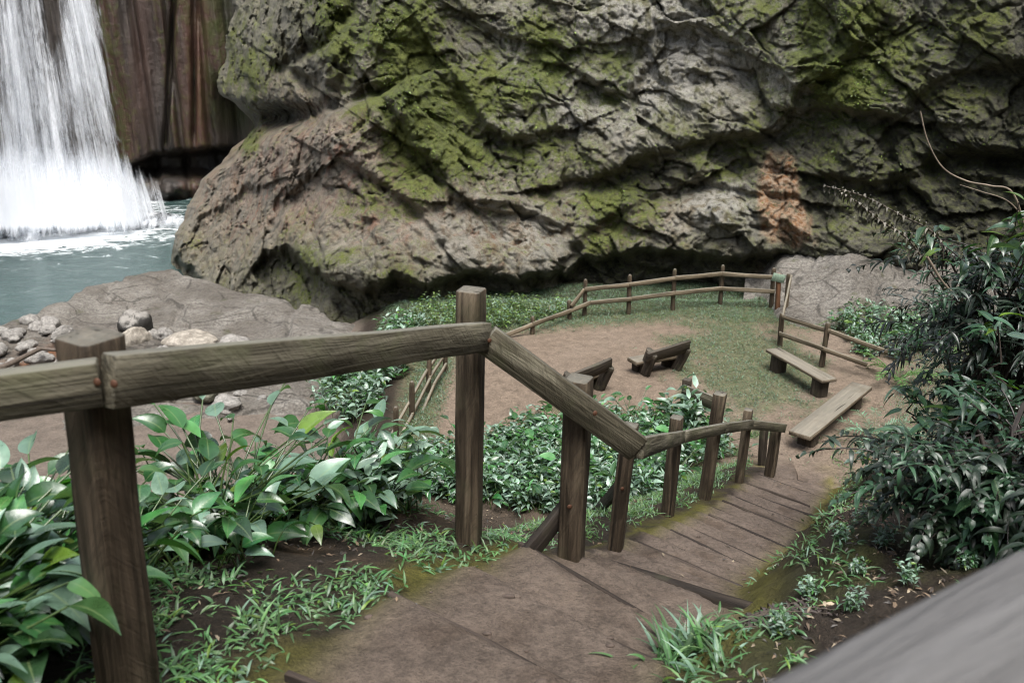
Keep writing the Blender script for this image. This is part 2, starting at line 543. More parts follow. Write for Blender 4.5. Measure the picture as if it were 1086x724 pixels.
# ================================================================== THE PATH AND THE GROUND
_C = np.array([(-1.3, -4.0, 4.9), (-0.75, -1.5, 4.25), (-0.42, 0.3, 3.85), (-0.30, 1.0, 3.74), (-0.12, 1.9, 3.47), (0.29, 2.83, 3.06),
               (0.66, 3.45, 2.70), (1.03, 4.46, 2.10), (1.95, 6.14, 1.30), (2.78, 7.7, 0.72), (3.40, 8.94, 0.24), (3.62, 9.9, 0.0)])


def catmull(P, n=14):
    out = []
    P = np.asarray(P, float)
    Q = np.vstack([2 * P[0] - P[1], P, 2 * P[-1] - P[-2]])
    for i in range(1, len(Q) - 2):
        a, b, c, d = Q[i - 1], Q[i], Q[i + 1], Q[i + 2]
        for t in np.linspace(0, 1, n, endpoint=False):
            out.append(0.5 * (2 * b + (c - a) * t + (2 * a - 5 * b + 4 * c - d) * t * t + (3 * b - a - 3 * c + d) * t ** 3))
    out.append(P[-1])
    return np.array(out)


PTH = catmull(_C, 12)
_seg = np.diff(PTH[:, :2], axis=0)
_sl = np.hypot(_seg[:, 0], _seg[:, 1])
PS = np.concatenate([[0], np.cumsum(_sl)])


def path_coords(x, y):
    """arc length, signed lateral offset (left positive), along-path overshoot beyond the foot of the stairs"""
    x, y = np.asarray(x, float), np.asarray(y, float)
    shp = x.shape
    x, y = x.ravel(), y.ravel()
    s_out, l_out = np.empty_like(x), np.empty_like(x)
    for c in range(0, len(x), 20000):
        xx, yy = x[c:c + 20000, None], y[c:c + 20000, None]
        dx, dy = xx - PTH[None, :-1, 0], yy - PTH[None, :-1, 1]
        t = np.clip((dx * _seg[:, 0] + dy * _seg[:, 1]) / _sl ** 2, 0, 1)
        ex, ey = dx - t * _seg[:, 0], dy - t * _seg[:, 1]
        d2 = ex * ex + ey * ey
        k = d2.argmin(1)
        r = np.arange(len(k))
        s_out[c:c + 20000] = PS[k] + t[r, k] * _sl[k]
        cr = _seg[k, 0] * ey[r, k] - _seg[k, 1] * ex[r, k]
        l_out[c:c + 20000] = np.sign(cr) * np.sqrt(d2[r, k])
    return s_out.reshape(shp), l_out.reshape(shp)


def s_of(x, y):
    return float(path_coords(np.array([x]), np.array([y]))[0][0])


def path_at(s):
    return np.array([np.interp(s, PS, PTH[:, i]) for i in range(3)])


def path_dir(s):
    a, b = path_at(s - 0.25), path_at(s + 0.25)
    d = (b - a)[:2]
    return d / np.hypot(*d)


S_END = PS[-1]
# step boards: arc length where each lies (near ones from the photograph's lines, then a regular flight)
S_STEP = [s_of(-0.10, 1.60), s_of(0.0, 2.16), s_of(0.20, 2.60), s_of(0.40, 2.98), s_of(0.56, 3.26), s_of(0.74, 3.56)]
_s = S_STEP[-1] + 0.34
while _s < S_END - 0.95:
    S_STEP.append(_s)
    _s += 0.345
S_STEP = np.array(S_STEP)
SKEW = math.radians(15)


def zpath(s):
    zl = np.interp(s, PS, PTH[:, 2])
    edges = S_STEP
    k = np.searchsorted(edges, s)
    lo = np.where(k > 0, edges[np.clip(k - 1, 0, len(edges) - 1)], s - 0.1)
    hi = np.where(k < len(edges), edges[np.clip(k, 0, len(edges) - 1)], s + 0.1)
    mid = np.interp((lo + hi) / 2, PS, PTH[:, 2])
    near = np.minimum(np.abs(s - lo), np.abs(hi - s))
    w = np.where((k > 0) & (k < len(edges)), 0.8, 0.0) * sstep(0.0, 0.08, near)
    return zl * (1 - w) + mid * w


def softmax(a, b, k):
    h = np.clip(0.5 + 0.5 * (a - b) / k, 0, 1)
    return b * (1 - h) + a * h + k * h * (1 - h)


BK = np.array([0.86, -0.51])


def terrain(x, y, detail=True):
    x, y = np.asarray(x, float), np.asarray(y, float)
    s, lat = path_coords(x, y)
    p3 = np.stack([x, y, np.zeros_like(x)], -1)
    # steps are laid skew to the path
    ss = s - np.clip(lat, -0.7, 0.7) * math.tan(SKEW)
    zp_lin = np.interp(s, PS, PTH[:, 2])
    onp = 1 - sstep(0.36, 0.56, np.abs(lat))
    zp = zpath(ss) * onp + zp_lin * (1 - onp)
    # floor: trampled platform, lower river bed on the left
    r = np.hypot(x, y)
    fl = -0.62 * sstep(1.35, 3.2, -x - 0.10 * (y - 10)) - 0.25 * sstep(16.6, 17.6, y)
    fl = fl - 3.0 * sstep(18.0, 22.0, r) * sstep(1.5, 4.0, -x)
    fl = fl + 0.05 * fbm(p3 * 0.6, 3, off=3.0)
    # left side
    w = np.interp(s, [PS[0], s_of(-0.3, 1.0), s_of(0.29, 2.83), s_of(1.03, 4.46), s_of(1.95, 6.14), S_END], [1.9, 1.7, 1.35, 0.85, 0.62, 0.45])
    slope = np.interp(s, [0, s_of(0.29, 2.83), s_of(1.03, 4.46), S_END], [0.85, 0.8, 0.62, 0.5])
    d = np.maximum(0, lat - w)
    zl = zp + 0.05 * sstep(0.42, 0.7, lat) - slope * (np.sqrt(d * d + 0.09) - 0.3) - 0.08 * np.maximum(0, lat - 0.5)
    zl = zl + 0.09 * fbm(p3 * 1.6, 3) * sstep(0.45, 0.9, lat)
    # right bank
    hb = np.interp(s, [0, s_of(-0.12, 1.9), s_of(0.29, 2.83), s_of(0.7, 3.6), s_of(1.03, 4.46), s_of(1.95, 6.14), s_of(2.78, 7.7), S_END], [0.0, 0.03, 0.12, 0.34, 0.52, 0.50, 0.38, 0.18])
    m = -lat + 0.17 * fbm(p3 * 2.0, 3, off=9.0)
    sl = np.interp(s, [0, s_of(0.29, 2.83), s_of(1.03, 4.46), S_END], [0.16, 0.16, 0.40, 0.55])
    clod = 0.10 * np.maximum(0, ridged(p3 * 2.6, 3, off=3.0)) * sstep(0.5, 0.8, m) * (1 - sstep(2.2, 3.0, m))
    zr = zp + clod + hb * sstep(0.38, 0.92, m) + sl * np.maximum(0, m - 0.75) + 0.10 * fbm(p3 * 1.8, 4, off=5.0) * sstep(0.45, 1.0, m)
    fade = sstep(S_END - 0.05, S_END - 1.4, s)
    zr = zr * fade + (-0.3) * (1 - fade)
    bd = (x - 4.05) * BK[0] + (y - 8.3) * BK[1]
    zb = np.minimum(0.62 * np.maximum(0, bd - 0.05), 4.0) - 0.05 + 0.12 * fbm(p3 * 1.5, 4, off=2.0) * sstep(0, 0.5, bd)
    zb = np.where(y > 7.0, zb, -1.0)
    z = np.where(lat >= 0, zl, np.maximum(zr, zb))
    beyond = (s >= S_END - 1e-6)
    z = np.where(beyond, np.maximum(np.where(lat < 0, zb, -9), np.where(lat >= 0, zl, -9)), z)
    z = softmax(z, fl, 0.12)
    hill = np.maximum(1.25 * np.maximum(0, -y - 2.2 + 0.25 * x), 1.1 * np.maximum(0, x - 7.5 - 0.05 * (y - 5) ** 2 * (y > 5)))
    z = z + np.minimum(hill, 15.0) * (1 + 0.15 * fbm(p3 * 0.4, 3, off=44.0))
    if detail:
        z = z + 0.018 * fbm(p3 * 5.0, 4, off=1.0) + 0.05 * np.maximum(0, fbm(p3 * 1.1, 3, off=31.0)) * (1 - onp)
    return z


def axis(lo, f0, f1, hi, fine, coarse):
    a = np.arange(f0, f1, fine)
    left, right = [], []
    st, v = fine, f0
    while v > lo:
        st = min(st * 1.12, coarse)
        v -= st
        left.append(v)
    st, v = fine, a[-1]
    while v < hi:
        st = min(st * 1.12, coarse)
        v += st
        right.append(v)
    return np.concatenate([left[::-1], a, right])


GX = axis(-22, -2.6, 4.6, 24, 0.026, 0.5)
GY = axis(-17, 1.0, 10.2, 24, 0.026, 0.25)
XX, YY = np.meshgrid(GX, GY)
ZZ = terrain(XX, YY)


def ground_z(x, y):
    x, y = np.asarray(x, float), np.asarray(y, float)
    i = np.clip(np.searchsorted(GX, x) - 1, 0, len(GX) - 2)
    j = np.clip(np.searchsorted(GY, y) - 1, 0, len(GY) - 2)
    u = np.clip((x - GX[i]) / (GX[i + 1] - GX[i]), 0, 1)
    v = np.clip((y - GY[j]) / (GY[j + 1] - GY[j]), 0, 1)
    return (ZZ[j, i] * (1 - u) + ZZ[j, i + 1] * u) * (1 - v) + (ZZ[j + 1, i] * (1 - u) + ZZ[j + 1, i + 1] * u) * v


def hit(px, py):
    """where a sight line meets the ground"""
    px, py = np.atleast_1d(np.asarray(px, float)), np.atleast_1d(np.asarray(py, float))
    r = ray(px, py)
    t = np.linspace(1.0, 22.0, 900)
    P = EYE + r[:, None, :] * t[None, :, None]
    below = P[..., 2] < ground_z(P[..., 0], P[..., 1])
    k = below.argmax(1)
    k = np.where(below.any(1), k, len(t) - 1)
    return P[np.arange(len(k)), k]


def hit1(px, py):
    return hit([px], [py])[0]


def ground_colour():
    s, lat = path_coords(XX, YY)
    p3 = np.stack([XX, YY, ZZ], -1)
    n = fbm(p3 * 1.3, 4)
    n2 = fbm(p3 * 4.0, 4, off=7.0)
    n3 = fbm(p3 * 0.45, 3, off=12.0)
    C = np.empty(XX.shape + (3,))
    C[:] = (0.036, 0.027, 0.019)

    def lay(mask, c):
        nonlocal C
        m = np.clip(mask, 0, 1)[..., None]
        C = C * (1 - m) + np.array(c) * m
    # bare brown earth showing on the near verge and the right bank
    lay(sstep(0.02, 0.35, n) * sstep(0.4, 1.0, np.abs(lat)) * (1 - sstep(2.0, 2.8, np.abs(lat))), (0.092, 0.062, 0.038))
    lay(sstep(-0.2, 0.35, n2 + n) * 0.75 * sstep(0.4, 0.8, -lat), (0.046, 0.052, 0.014))
    # trampled platform
    plat = (1 - sstep(0.06, 0.35, np.abs(ZZ))) * sstep(8.0, 9.2, YY + 0.3 * XX) * sstep(-1.75, -1.35, XX + 0.06 * (YY - 10))
    lay(plat, (0.200, 0.153, 0.113))
    lay(plat * sstep(0.0, 0.5, n3 + 0.3 * n) * 0.5, (0.232, 0.184, 0.142))
    grassy = sstep(-0.05, 0.30, 0.55 * n + 0.35 * n2 + 0.9 * np.exp(-(((XX - 3.9) / 1.5) ** 2 + ((YY - 13.3) / 3.0) ** 2)) - 0.42)
    lay(plat * grassy * 0.75, (0.105, 0.120, 0.058))
    edge = sstep(15.2, 16.0, YY + 0.25 * np.abs(XX - 3.2)) + sstep(-1.0, -1.3, XX - 0.05 * (YY - 10))
    lay(plat * np.clip(edge, 0, 1) * 0.75, (0.080, 0.098, 0.04))
    lay(sstep(16.2, 16.7, YY) * 0.9, (0.030, 0.032, 0.016))
    # river bed sand
    bed = sstep(-0.30, -0.5, ZZ) * sstep(-1.6, -2.4, XX)
    lay(bed, (0.165, 0.134, 0.108))
    lay(bed * sstep(0.05, 0.3, n), (0.15, 0.125, 0.10))
    # path
    wv = np.interp(s, [s_of(0.3, 2.83), s_of(1.03, 4.46)], [0.46, 0.37]) + 0.10 * n + 0.07 * n2
    pm = (1 - sstep(-0.05, 0.06, np.abs(lat) - wv)) * (1 - sstep(S_END - 0.8, S_END, s))
    nearside = sstep(s_of(1.03, 4.46), s_of(0.3, 2.8), s)
    pc = np.array((0.152, 0.118, 0.094)) * (1 - nearside[..., None]) + np.array((0.150, 0.116, 0.091)) * nearside[..., None]
    C = C * (1 - pm[..., None]) + pc * pm[..., None]
    lay(pm * sstep(0.0, 0.4, n2) * 0.65, (0.085, 0.060, 0.043))
    lay(pm * sstep(0.1, 0.45, fbm(p3 * 9.0, 3, off=4.0)) * 0.5, (0.19, 0.145, 0.11))
    # yellow-green moss along both margins
    mg = np.exp(-((np.abs(lat) - wv - 0.05) / 0.11) ** 2) * sstep(-0.25, 0.25, n + 0.5 * n2) * (1 - sstep(S_END - 0.6, S_END, s))
    lay(mg * 0.8, (0.120, 0.112, 0.020))
    return C


_gc = ground_colour()
tag(mesh_obj('ground', np.stack([XX, YY, ZZ], -1), grid_faces(len(GY), len(GX)), M['ground'], attrs={'col': _gc.reshape(-1, 3)}), kind='structure')

# ================================================================== CLIFF
TOE = np.array([(150, 292, -1.4), (185, 293, -1.4), (215, 300, -1.3), (255, 312, -1.0), (300, 326, -0.7), (345, 341, -0.5), (400, 341, -0.35), (450, 333, -0.25), (520, 312, -0.15),
                (600, 302, -0.1), (700, 296, 0), (830, 291, 0.15), (900, 296, 0.3), (1000, 300, 0.4), (1090, 300, 0.5), (1320, 310, 1.0)], float)
_tr = at_z(TOE[:, 0], TOE[:, 1], TOE[:, 2])
TOE_R = np.hypot(_tr[:, 0], _tr[:, 1])
EDGE = np.array([(-900, 275), (-200, 262), (0, 247), (60, 237), (92, 227), (100, 232), (110, 250), (120, 262), (134, 268), (150, 258), (168, 243), (190, 214), (210, 203), (240, 190), (262, 181), (292, 179), (420, 176)], float)

LIP = np.array([(170, 300), (181, 262), (200, 282), (240, 318), (281, 268), (305, 262), (330, 285), (350, 296), (385, 303), (420, 288), (455, 300), (500, 288), (545, 292), (600, 288), (614, 278), (650, 270),
                (690, 264), (730, 268), (765, 272), (800, 266), (840, 264), (885, 280), (940, 288), (1100, 292), (1320, 300)], float)
LIP_D = np.array([(170, 1.2), (190, 1.2), (230, 0.1), (262, 0.3), (285, 1.3), (330, 1.2), (430, 1.3), (465, 0.9), (520, 1.0), (600, 1.2), (640, 0.9), (760, 1.1), (880, 1.2), (1000, 0.9), (1300, 1.0)], float)
CRACK_A = [(596, 196), (640, 190), (690, 170), (735, 155), (790, 152), (825, 141), (842, 126), (870, 120), (905, 126), (950, 128)]   # long overhang
CRACKS = [  # (points, width px, depth m, ledge m: how far the rock below stands back)
    (CRACK_A, 7, 0.50, 0.42),
    ([(610, 268), (650, 232), (700, 208), (735, 192)], 7, 0.35, 0.35),
    ([(400, 100), (420, 130), (435, 160), (470, 190)], 7, 0.40, 0.30),
    ([(470, 70), (500, 120), (525, 148), (560, 148), (590, 138)], 6, 0.30, 0.35),
    ([(612, 78), (640, 100), (668, 118), (690, 70)], 5, 0.32, 0.2),
    ([(330, 90), (300, 70), (350, 40), (372, 10), (380, -60)], 8, 0.7, -0.2),
    ([(395, 0), (375, 50), (362, 95)], 6, 0.5, 0.3),
    ([(262, 152), (300, 128), (345, 118), (395, 98), (420, 90)], 8, 0.45, -0.55),
    ([(845, 110), (880, 85), (915, 55), (935, 30), (945, -30)], 7, 0.45, 0.3),
    ([(960, 120), (985, 95), (1020, 82), (1086, 70)], 7, 0.3, 0.3),
    ([(940, 130), (945, 180), (955, 240)], 6, 0.3, 0.0),
    ([(480, 215), (540, 222), (600, 245), (615, 265)], 5, 0.22, 0.2),
    ([(345, 165), (380, 185), (430, 215), (470, 262)], 5, 0.28, 0.2),
    ([(285, 255), (300, 215), (330, 190)], 6, 0.35, 0.3),
    ([(210, 245), (240, 215), (275, 200)], 5, 0.25, 0.2),
    ([(740, 195), (800, 210), (850, 215)], 5, 0.25, 0.25),
    ([(880, 190), (930, 200), (990, 185), (1060, 195)], 6, 0.3, 0.35),
    ([(500, 20), (540, 45), (590, 50)], 4, 0.2, 0.2),
    ([(680, 40), (740, 30), (780, 50)], 5, 0.22, 0.25),
    ([(990, 175), (1030, 168), (1086, 175)], 10, 0.9, 0.2),
]


def P_rim(PX, PY, R):
    return at_r(PX, PY, R) * np.array([0.8, 0.8, 1.1])


def cliff_mesh():
    rows = np.concatenate([np.arange(385, -24, -1.3), -24 - np.cumsum(np.linspace(2, 34, 42))])
    cols = np.concatenate([np.linspace(0, 1, 800)])
    xe = np.interp(rows, EDGE[:, 0], EDGE[:, 1])
    xe = xe + 8 * fbm(np.stack([0 * rows, rows / 26.0, 0 * rows], -1), 4) + 2.0 * ridged(np.stack([0 * rows + 4, rows / 9.0, 0 * rows], -1), 3)
    PX = xe[:, None] + cols[None, :] * (1290 - xe[:, None])
    PY = np.repeat(rows[:, None], len(cols), 1)
    tr = np.interp(PX, TOE[:, 0], TOE_R)
    tp = np.interp(PX, TOE[:, 0], TOE[:, 1])
    up = np.maximum(0, tp - PY)                       # picture height above the toe
    upm = up * tr / F
    lean = np.interp(PX, [170, 260, 360, 450, 560, 700, 800, 900, 1090, 1300], [0.9, 0.85, 0.62, 0.50, 0.42, 0.32, 0.18, 0.10, 0.06, 0.0])
    R = tr + lean * upm
    # the promontory's flank turns away from us
    rim = np.exp(-(PX - xe[:, None]) / 4.0)
    R += 0.9 * fbm(P_rim(PX, PY, R), 4) * np.exp(-(PX - xe[:, None]) / 30.0)
    R += 1.5 * rim * (1 - 0.6 * sstep(110, 60, PY)) * (0.5 + 0.5 * sstep(-200, 0, PY))
    # hanging lobe at the top left and the hollow beneath it
    R -= 1.0 * blob(PX, PY, 285, 20, 60, 90)
    R += 2.1 * blob(PX, PY, 290, 124, 38, 14) * sstep(100, 122, PY)
    # undercut foot
    lp = np.interp(PX, LIP[:, 0], LIP[:, 1])
    ld = np.interp(PX, LIP_D[:, 0], LIP_D[:, 1])
    base = EYE + 0 * at_r(PX, PY, R)
    P0 = at_r(PX, PY, R)
    wob = 9 * fbm(P0 * 0.8, 3, off=4.0) + 7 * fbm(P0 * 2.3, 3, off=8.0)
    t = PY + wob - lp
    R += 0.7 * ld * sstep(-3, 8, t) - 0.35 * np.exp(-((t + 14) / 22.0) ** 2) * np.minimum(ld, 1.0)
    # slow swelling and blocky masses, laid along slanting bedding
    q = P0.copy()
    q[..., 2] = P0[..., 2] * 1.15 + 0.45 * P0[..., 0]
    wq = q + 0.5 * np.stack([fbm(P0 * 0.7, 3, off=o) for o in (1.0, 5.0, 11.0)], -1)
    R -= 0.60 * fbm(P0 * 0.28, 3, off=2.0)
    f1, f2, idv = worley(wq * np.array([0.42, 0.42, 0.62]))
    R -= 0.34 * (idv - 0.5) * sstep(0.02, 0.22, f2 - f1) + 0.22 * np.sqrt(np.clip(f2 - f1, 0, 0.6))
    f1, f2, idv2 = worley(wq * np.array([1.15, 1.15, 1.7]) + 3.3)
    big = sstep(-0.25, 0.25, fbm(P0 * 0.5, 2, off=21.0))
    R -= 0.5 * (0.24 * (idv2 - 0.5) * sstep(0.02, 0.2, f2 - f1) + 0.15 * np.sqrt(np.clip(f2 - f1, 0, 0.5))) * (0.35 + 0.65 * big)
    R -= 0.09 * ridged(wq * np.array([0.9, 0.9, 1.6]), 4, 0.55, off=6.0)
    fv, fe = facets(wq * np.array([0.62, 0.62, 0.80]) + 2.2)
    flat = 1 - 0.55 * np.clip(blob(PX, PY, 285, 205, 130, 75) + blob(PX, PY, 480, 262, 140, 34), 0, 1)
    R -= flat * 0.30 * fv - 0.05 * np.exp(-(fe / 0.05) ** 2)
    fv, fe = facets(wq * np.array([1.7, 1.7, 2.4]) + 7.7)
    R -= flat * (0.13 * fv - 0.02 * np.exp(-(fe / 0.06) ** 2)) * (0.5 + 0.7 * big)
    fv, fe = facets(wq * np.array([4.6, 4.6, 6.0]) + 4.1)
    R -= 0.05 * fv
    # bedding: thin tilted ledges
    bd = wq @ np.array([0.55, -0.25, 1.0])
    fr = bd * 2.6 + 0.9 * fbm(P0 * 1.2, 3, off=15.0)
    saw = fr - np.floor(fr)
    R -= 0.07 * (saw ** 0.7) * sstep(-0.2, 0.3, fbm(P0 * 0.7, 2, off=40.0))
    # overhanging courses of rock: each juts at its foot and leans back to the next
    for dirv, lam, amp, o in ((np.array([-0.45, -0.2, 1.0]), 1.25, 0.17, 60.0), (np.array([0.35, -0.3, 1.0]), 0.70, 0.15, 66.0), (np.array([-0.9, 0.1, 0.8]), 0.42, 0.11, 72.0)):
        fr = (P0 @ dirv) / lam + 1.1 * fbm(P0 * (0.55 / lam), 4, off=o)
        sw_ = fr - np.floor(fr)
        cellr = np.random.default_rng(int(o)).random(512)[np.floor(fr).astype(int) % 512]
        calm = 1 - 0.65 * np.clip(blob(PX, PY, 285, 200, 130, 75) + blob(PX, PY, 480, 260, 130, 35), 0, 1)
        R -= calm * amp * (1 - sw_) ** 1.3 * sstep(0.0, 0.10, sw_) * (0.35 + 0.9 * cellr) * sstep(-0.30, 0.25, fbm(P0 * 0.9, 3, off=o + 3))
    f1, f2, idv3 = worley(wq * np.array([3.2, 3.2, 5.0]) + 1.7)
    R -= 0.04 * (idv3 - 0.5) * sstep(0.0, 0.15, f2 - f1) + 0.03 * np.sqrt(np.clip(f2 - f1, 0, 0.4))
    R -= 0.045 * ridged(wq * np.array([3.0, 3.0, 4.6]), 4, 0.6, off=2.0)
    R -= 0.03 * fbm(P0 * 9.0, 3, off=3.0)
    # the cracks one can follow in the photograph
    for pts, w, dep, led in CRACKS:
        d, side = polydist(PX + 0.9 * wob, PY + 0.7 * wob, pts)
        far = np.exp(-(d / 46.0) ** 2)
        R += dep * np.exp(-(d / w) ** 2)
        R += led * far * np.where(side > 0, sstep(0, 8, d), -0.35 * sstep(0, 8, d))
    # the pale, freshly broken slab and the orange stained flake
    R -= 0.28 * blob(PX, PY, 836, 82, 17, 48)
    R -= 0.22 * blob(PX, PY, 826, 214, 22, 42)
    R -= 0.5 * blob(PX, PY, 690, 225, 70, 22)
    R -= 0.5 * blob(PX, PY, 770, 222, 45, 22)
    P = at_r(PX, PY, R)
    # masks (what grows on or stains the rock)
    moss = (0.95 * blob(PX, PY, 425, 40, 55, 95) + 0.65 * blob(PX, PY, 590, 55, 45, 50) + 0.6 * blob(PX, PY, 660, 85, 30, 40) + 0.9 * blob(PX, PY, 885, 60, 55, 70)
            + 0.75 * blob(PX, PY, 655, 215, 60, 40) + 0.55 * blob(PX, PY, 555, 175, 60, 32) + 0.85 * blob(PX, PY, 460, 150, 50, 60) + 0.6 * blob(PX, PY, 320, 290, 40, 40) + 0.5 * blob(PX, PY, 400, 235, 50, 45)
            + 0.85 * blob(PX, PY, 352, 25, 24, 45) + 0.6 * blob(PX, PY, 262, 80, 26, 60) + 0.55 * blob(PX, PY, 640, 268, 40, 30) + 0.5 * blob(PX, PY, 760, 175, 70, 40) + 0.45 * blob(PX, PY, 930, 150, 120, 80)
            + 0.5 * blob(PX, PY, 780, 20, 60, 60) + 0.5 * blob(PX, PY, 1000, 30, 90, 60) + 0.5 * blob(PX, PY, 425, 300, 30, 30) + 0.9 * blob(PX, PY, 262, 145, 10, 22) + 0.5 * blob(PX, PY, 545, 100, 70, 60) + 0.35 * sstep(0, -200, PY))
    moss -= 0.5 * blob(PX, PY, 500, 262, 130, 36) + 0.5 * blob(PX, PY, 750, 218, 50, 20) + 0.4 * blob(PX, PY, 730, 60, 50, 70)
    red = 1.0 * blob(PX, PY, 270, 200, 100, 75) + 0.9 * blob(PX, PY, 380, 190, 80, 60) + 0.65 * blob(PX, PY, 520, 245, 110, 50) + 0.5 * blob(PX, PY, 310, 130, 50, 40) + 0.45 * blob(PX, PY, 690, 225, 80, 40)
    red -= 0.7 * blob(PX, PY, 330, 290, 50, 40)
    pale = 1.2 * blob(PX, PY, 836, 85, 15, 55) + 0.95 * blob(PX, PY, 730, 40, 80, 75) + 0.9 * blob(PX, PY, 655, 60, 40, 60) + 0.7 * blob(PX, PY, 550, 50, 25, 40) + 0.9 * blob(PX, PY, 836, 85, 20, 45) + 0.75 * blob(PX, PY, 770, 218, 50, 28) + 0.6 * blob(PX, PY, 600, 110, 70, 40) + 0.5 * blob(PX, PY, 540, 250, 90, 40) + 0.5 * blob(PX, PY, 1000, 50, 60, 40) + 0.3
    alg = 0.95 * sstep(700, 900, PX) * sstep(120, 165, PY) + 0.8 * sstep(940, 1010, PX) * sstep(-40, 60, PY) + 0.45 * sstep(-8, 10, t) + 0.75 * blob(PX, PY, 690, 190, 50, 24) + 0.6 * blob(PX, PY, 650, 282, 60, 24) + 1.0 * blob(PX, PY, 285, 122, 50, 24) + 0.4 * blob(PX, PY, 340, 10, 30, 60)
    alg -= 0.8 * blob(PX, PY, 765, 222, 55, 26) + 0.5 * blob(PX, PY, 836, 90, 22, 45) + 0.45 * blob(PX, PY, 900, 230, 40, 30)
    sn = 0.55 * fbm(P0 * 1.6, 4, off=33.0) + 0.4 * fbm(P0 * np.array([3.5, 3.5, 0.5]), 3, off=35.0)
    stain = sstep(1.1, 0.72, np.maximum(np.abs(PX - 826 - 0.14 * (PY - 210)) / (19 + 0.13 * (PY - 170)), np.abs(PY - 212) / 44) + sn) + 0.7 * blob(PX, PY, 805, 300, 8, 16)
    stain += 0.9 * blob(PX, PY, 249, 196, 5, 16) * 0.8
    msk = np.stack([np.clip(moss, 0, 1), np.clip(red, 0, 1), np.clip(pale, 0, 1), np.clip(alg, 0, 1)], -1)
    # flank: carry the edge back to the wall behind
    k = 12
    e0, ec = P[:, 0], EYE
    rad = np.hypot(e0[:, 0], e0[:, 1])
    extra = []
    for i in range(k, 0, -1):
        fr = (i / k) ** 1.5
        dd = 1 + fr * (40.0 / rad - 1)
        c = e0.copy()
        c[:, :2] *= dd[:, None]
        c[:, 0] += fr * (2.2 + 0.9 * fbm(c * 0.4, 2)) + 0.12 * min(1.0, 4 * fr)
        extra.append(c)
    P = np.concatenate([np.stack(extra, 1), P], 1)
    msk = np.concatenate([np.repeat(msk[:, :1], k, 1), msk], 1)
    stain = np.concatenate([np.repeat(stain[:, :1], k, 1), stain], 1)
    # plateau: lay the top back
    global CLIFF_P, CLIFF_MOSS
    CLIFF_P, CLIFF_MOSS = P[2:300, k + 2:].copy(), msk[2:300, k + 2:, 0].copy()
    top = P[-1]
    back = []
    for dd, dz in ((1.15, 0.6), (1.6, 1.5), (2.6, 2.5)):
        c = top.copy()
        c[:, :2] *= dd
        c[:, 2] += dz
        back.append(c)
    nb = len(back)
    P = np.concatenate([P, np.stack(back, 0)], 0)
    msk = np.concatenate([msk, np.repeat(msk[-1:], nb, 0)], 0)
    stain = np.concatenate([stain, np.repeat(stain[-1:], nb, 0)], 0)
    o = mesh_obj('cliff', P, grid_faces(P.shape[0], P.shape[1])[:, ::-1], M['cliff'], attrs={'mask': msk.reshape(-1, 4), 'stain': stain.reshape(-1)})
    return tag(o, kind='structure')


cliff_mesh()


def back_wall():
    rows = np.concatenate([np.arange(300, -40, -2.2), -40 - np.cumsum(np.linspace(4, 40, 26))])
    px = np.concatenate([np.linspace(-700, -20, 90), np.arange(-16, 330, 1.7)])
    PX, PY = np.meshgrid(px, rows)
    R = 38.5 + 0 * PX
    P0 = at_r(PX, PY, R)
    a = P0[..., 0]
    col = a * 0.95 + 0.25 * fbm(P0 * np.array([0.4, 0.4, 0.12]), 3)
    cell = np.floor(col)
    fr = col - cell
    rnd = np.random.default_rng(3).random(400)
    lift = rnd[(cell.astype(int)) % 400] * sstep(0, 0.2, fr) * sstep(1, 0.8, fr)
    R = R - 0.40 * lift - 0.16 * np.clip(4 * fr * (1 - fr), 0, 1) - 0.16 * fbm(P0 * np.array([1.2, 1.2, 0.3]), 4) - 0.10 * ridged(P0 * np.array([2.6, 2.6, 0.16]), 3, off=8.0) - 0.04 * ridged(P0 * np.array([2.0, 2.0, 0.4]), 3)
    lp = np.interp(PX, [-700, 140, 165, 240, 330], [200, 172, 160, 156, 150]) + 5 * fbm(P0 * 0.6, 3)
    R += 1.8 * sstep(-2, 7, PY - lp) - 1.3 * sstep(176, 196, PY)      # undercut above the pool, rocks at its foot
    R -= 1.5 * blob(PX, PY, 175, 200, 30, 14) * (0.6 + 0.6 * fbm(P0 * 1.1, 3))
    R += 0.9 * np.exp(-((PX - 180 + 0.06 * (PY - 80)) / 2.4) ** 2) * sstep(170, 150, PY)
    R += 0.8 * np.exp(-((PX - 206) / 2.6) ** 2) * sstep(165, 140, PY)
    R += 4.5 * (1 - sstep(262, 215, PX)) * sstep(70, 110, PY) * 0.4
    R -= 14.0 * sstep(-180, -480, PX)
    P = at_r(PX, PY, R)
    moss = 0.6 * blob(PX, PY, 225, 40, 22, 80) * sstep(-0.2, 0.3, fbm(P0 * 1.0, 3)) + 0.5 * blob(PX, PY, 255, 118, 14, 22)
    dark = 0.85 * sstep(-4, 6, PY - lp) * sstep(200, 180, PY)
    redm = 0.6 * blob(PX, PY, 208, 70, 13, 130) + 0.3 * blob(PX, PY, 150, 60, 14, 120)
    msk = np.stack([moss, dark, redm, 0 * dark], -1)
    top = P[-1].copy()
    top[:, :2] *= 1.8
    top[:, 2] += 3
    P = np.concatenate([P, top[None]], 0)
    msk = np.concatenate([msk, msk[-1:]], 0)
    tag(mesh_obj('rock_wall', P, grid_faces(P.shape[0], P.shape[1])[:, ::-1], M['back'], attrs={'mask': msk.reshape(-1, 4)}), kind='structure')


back_wall()


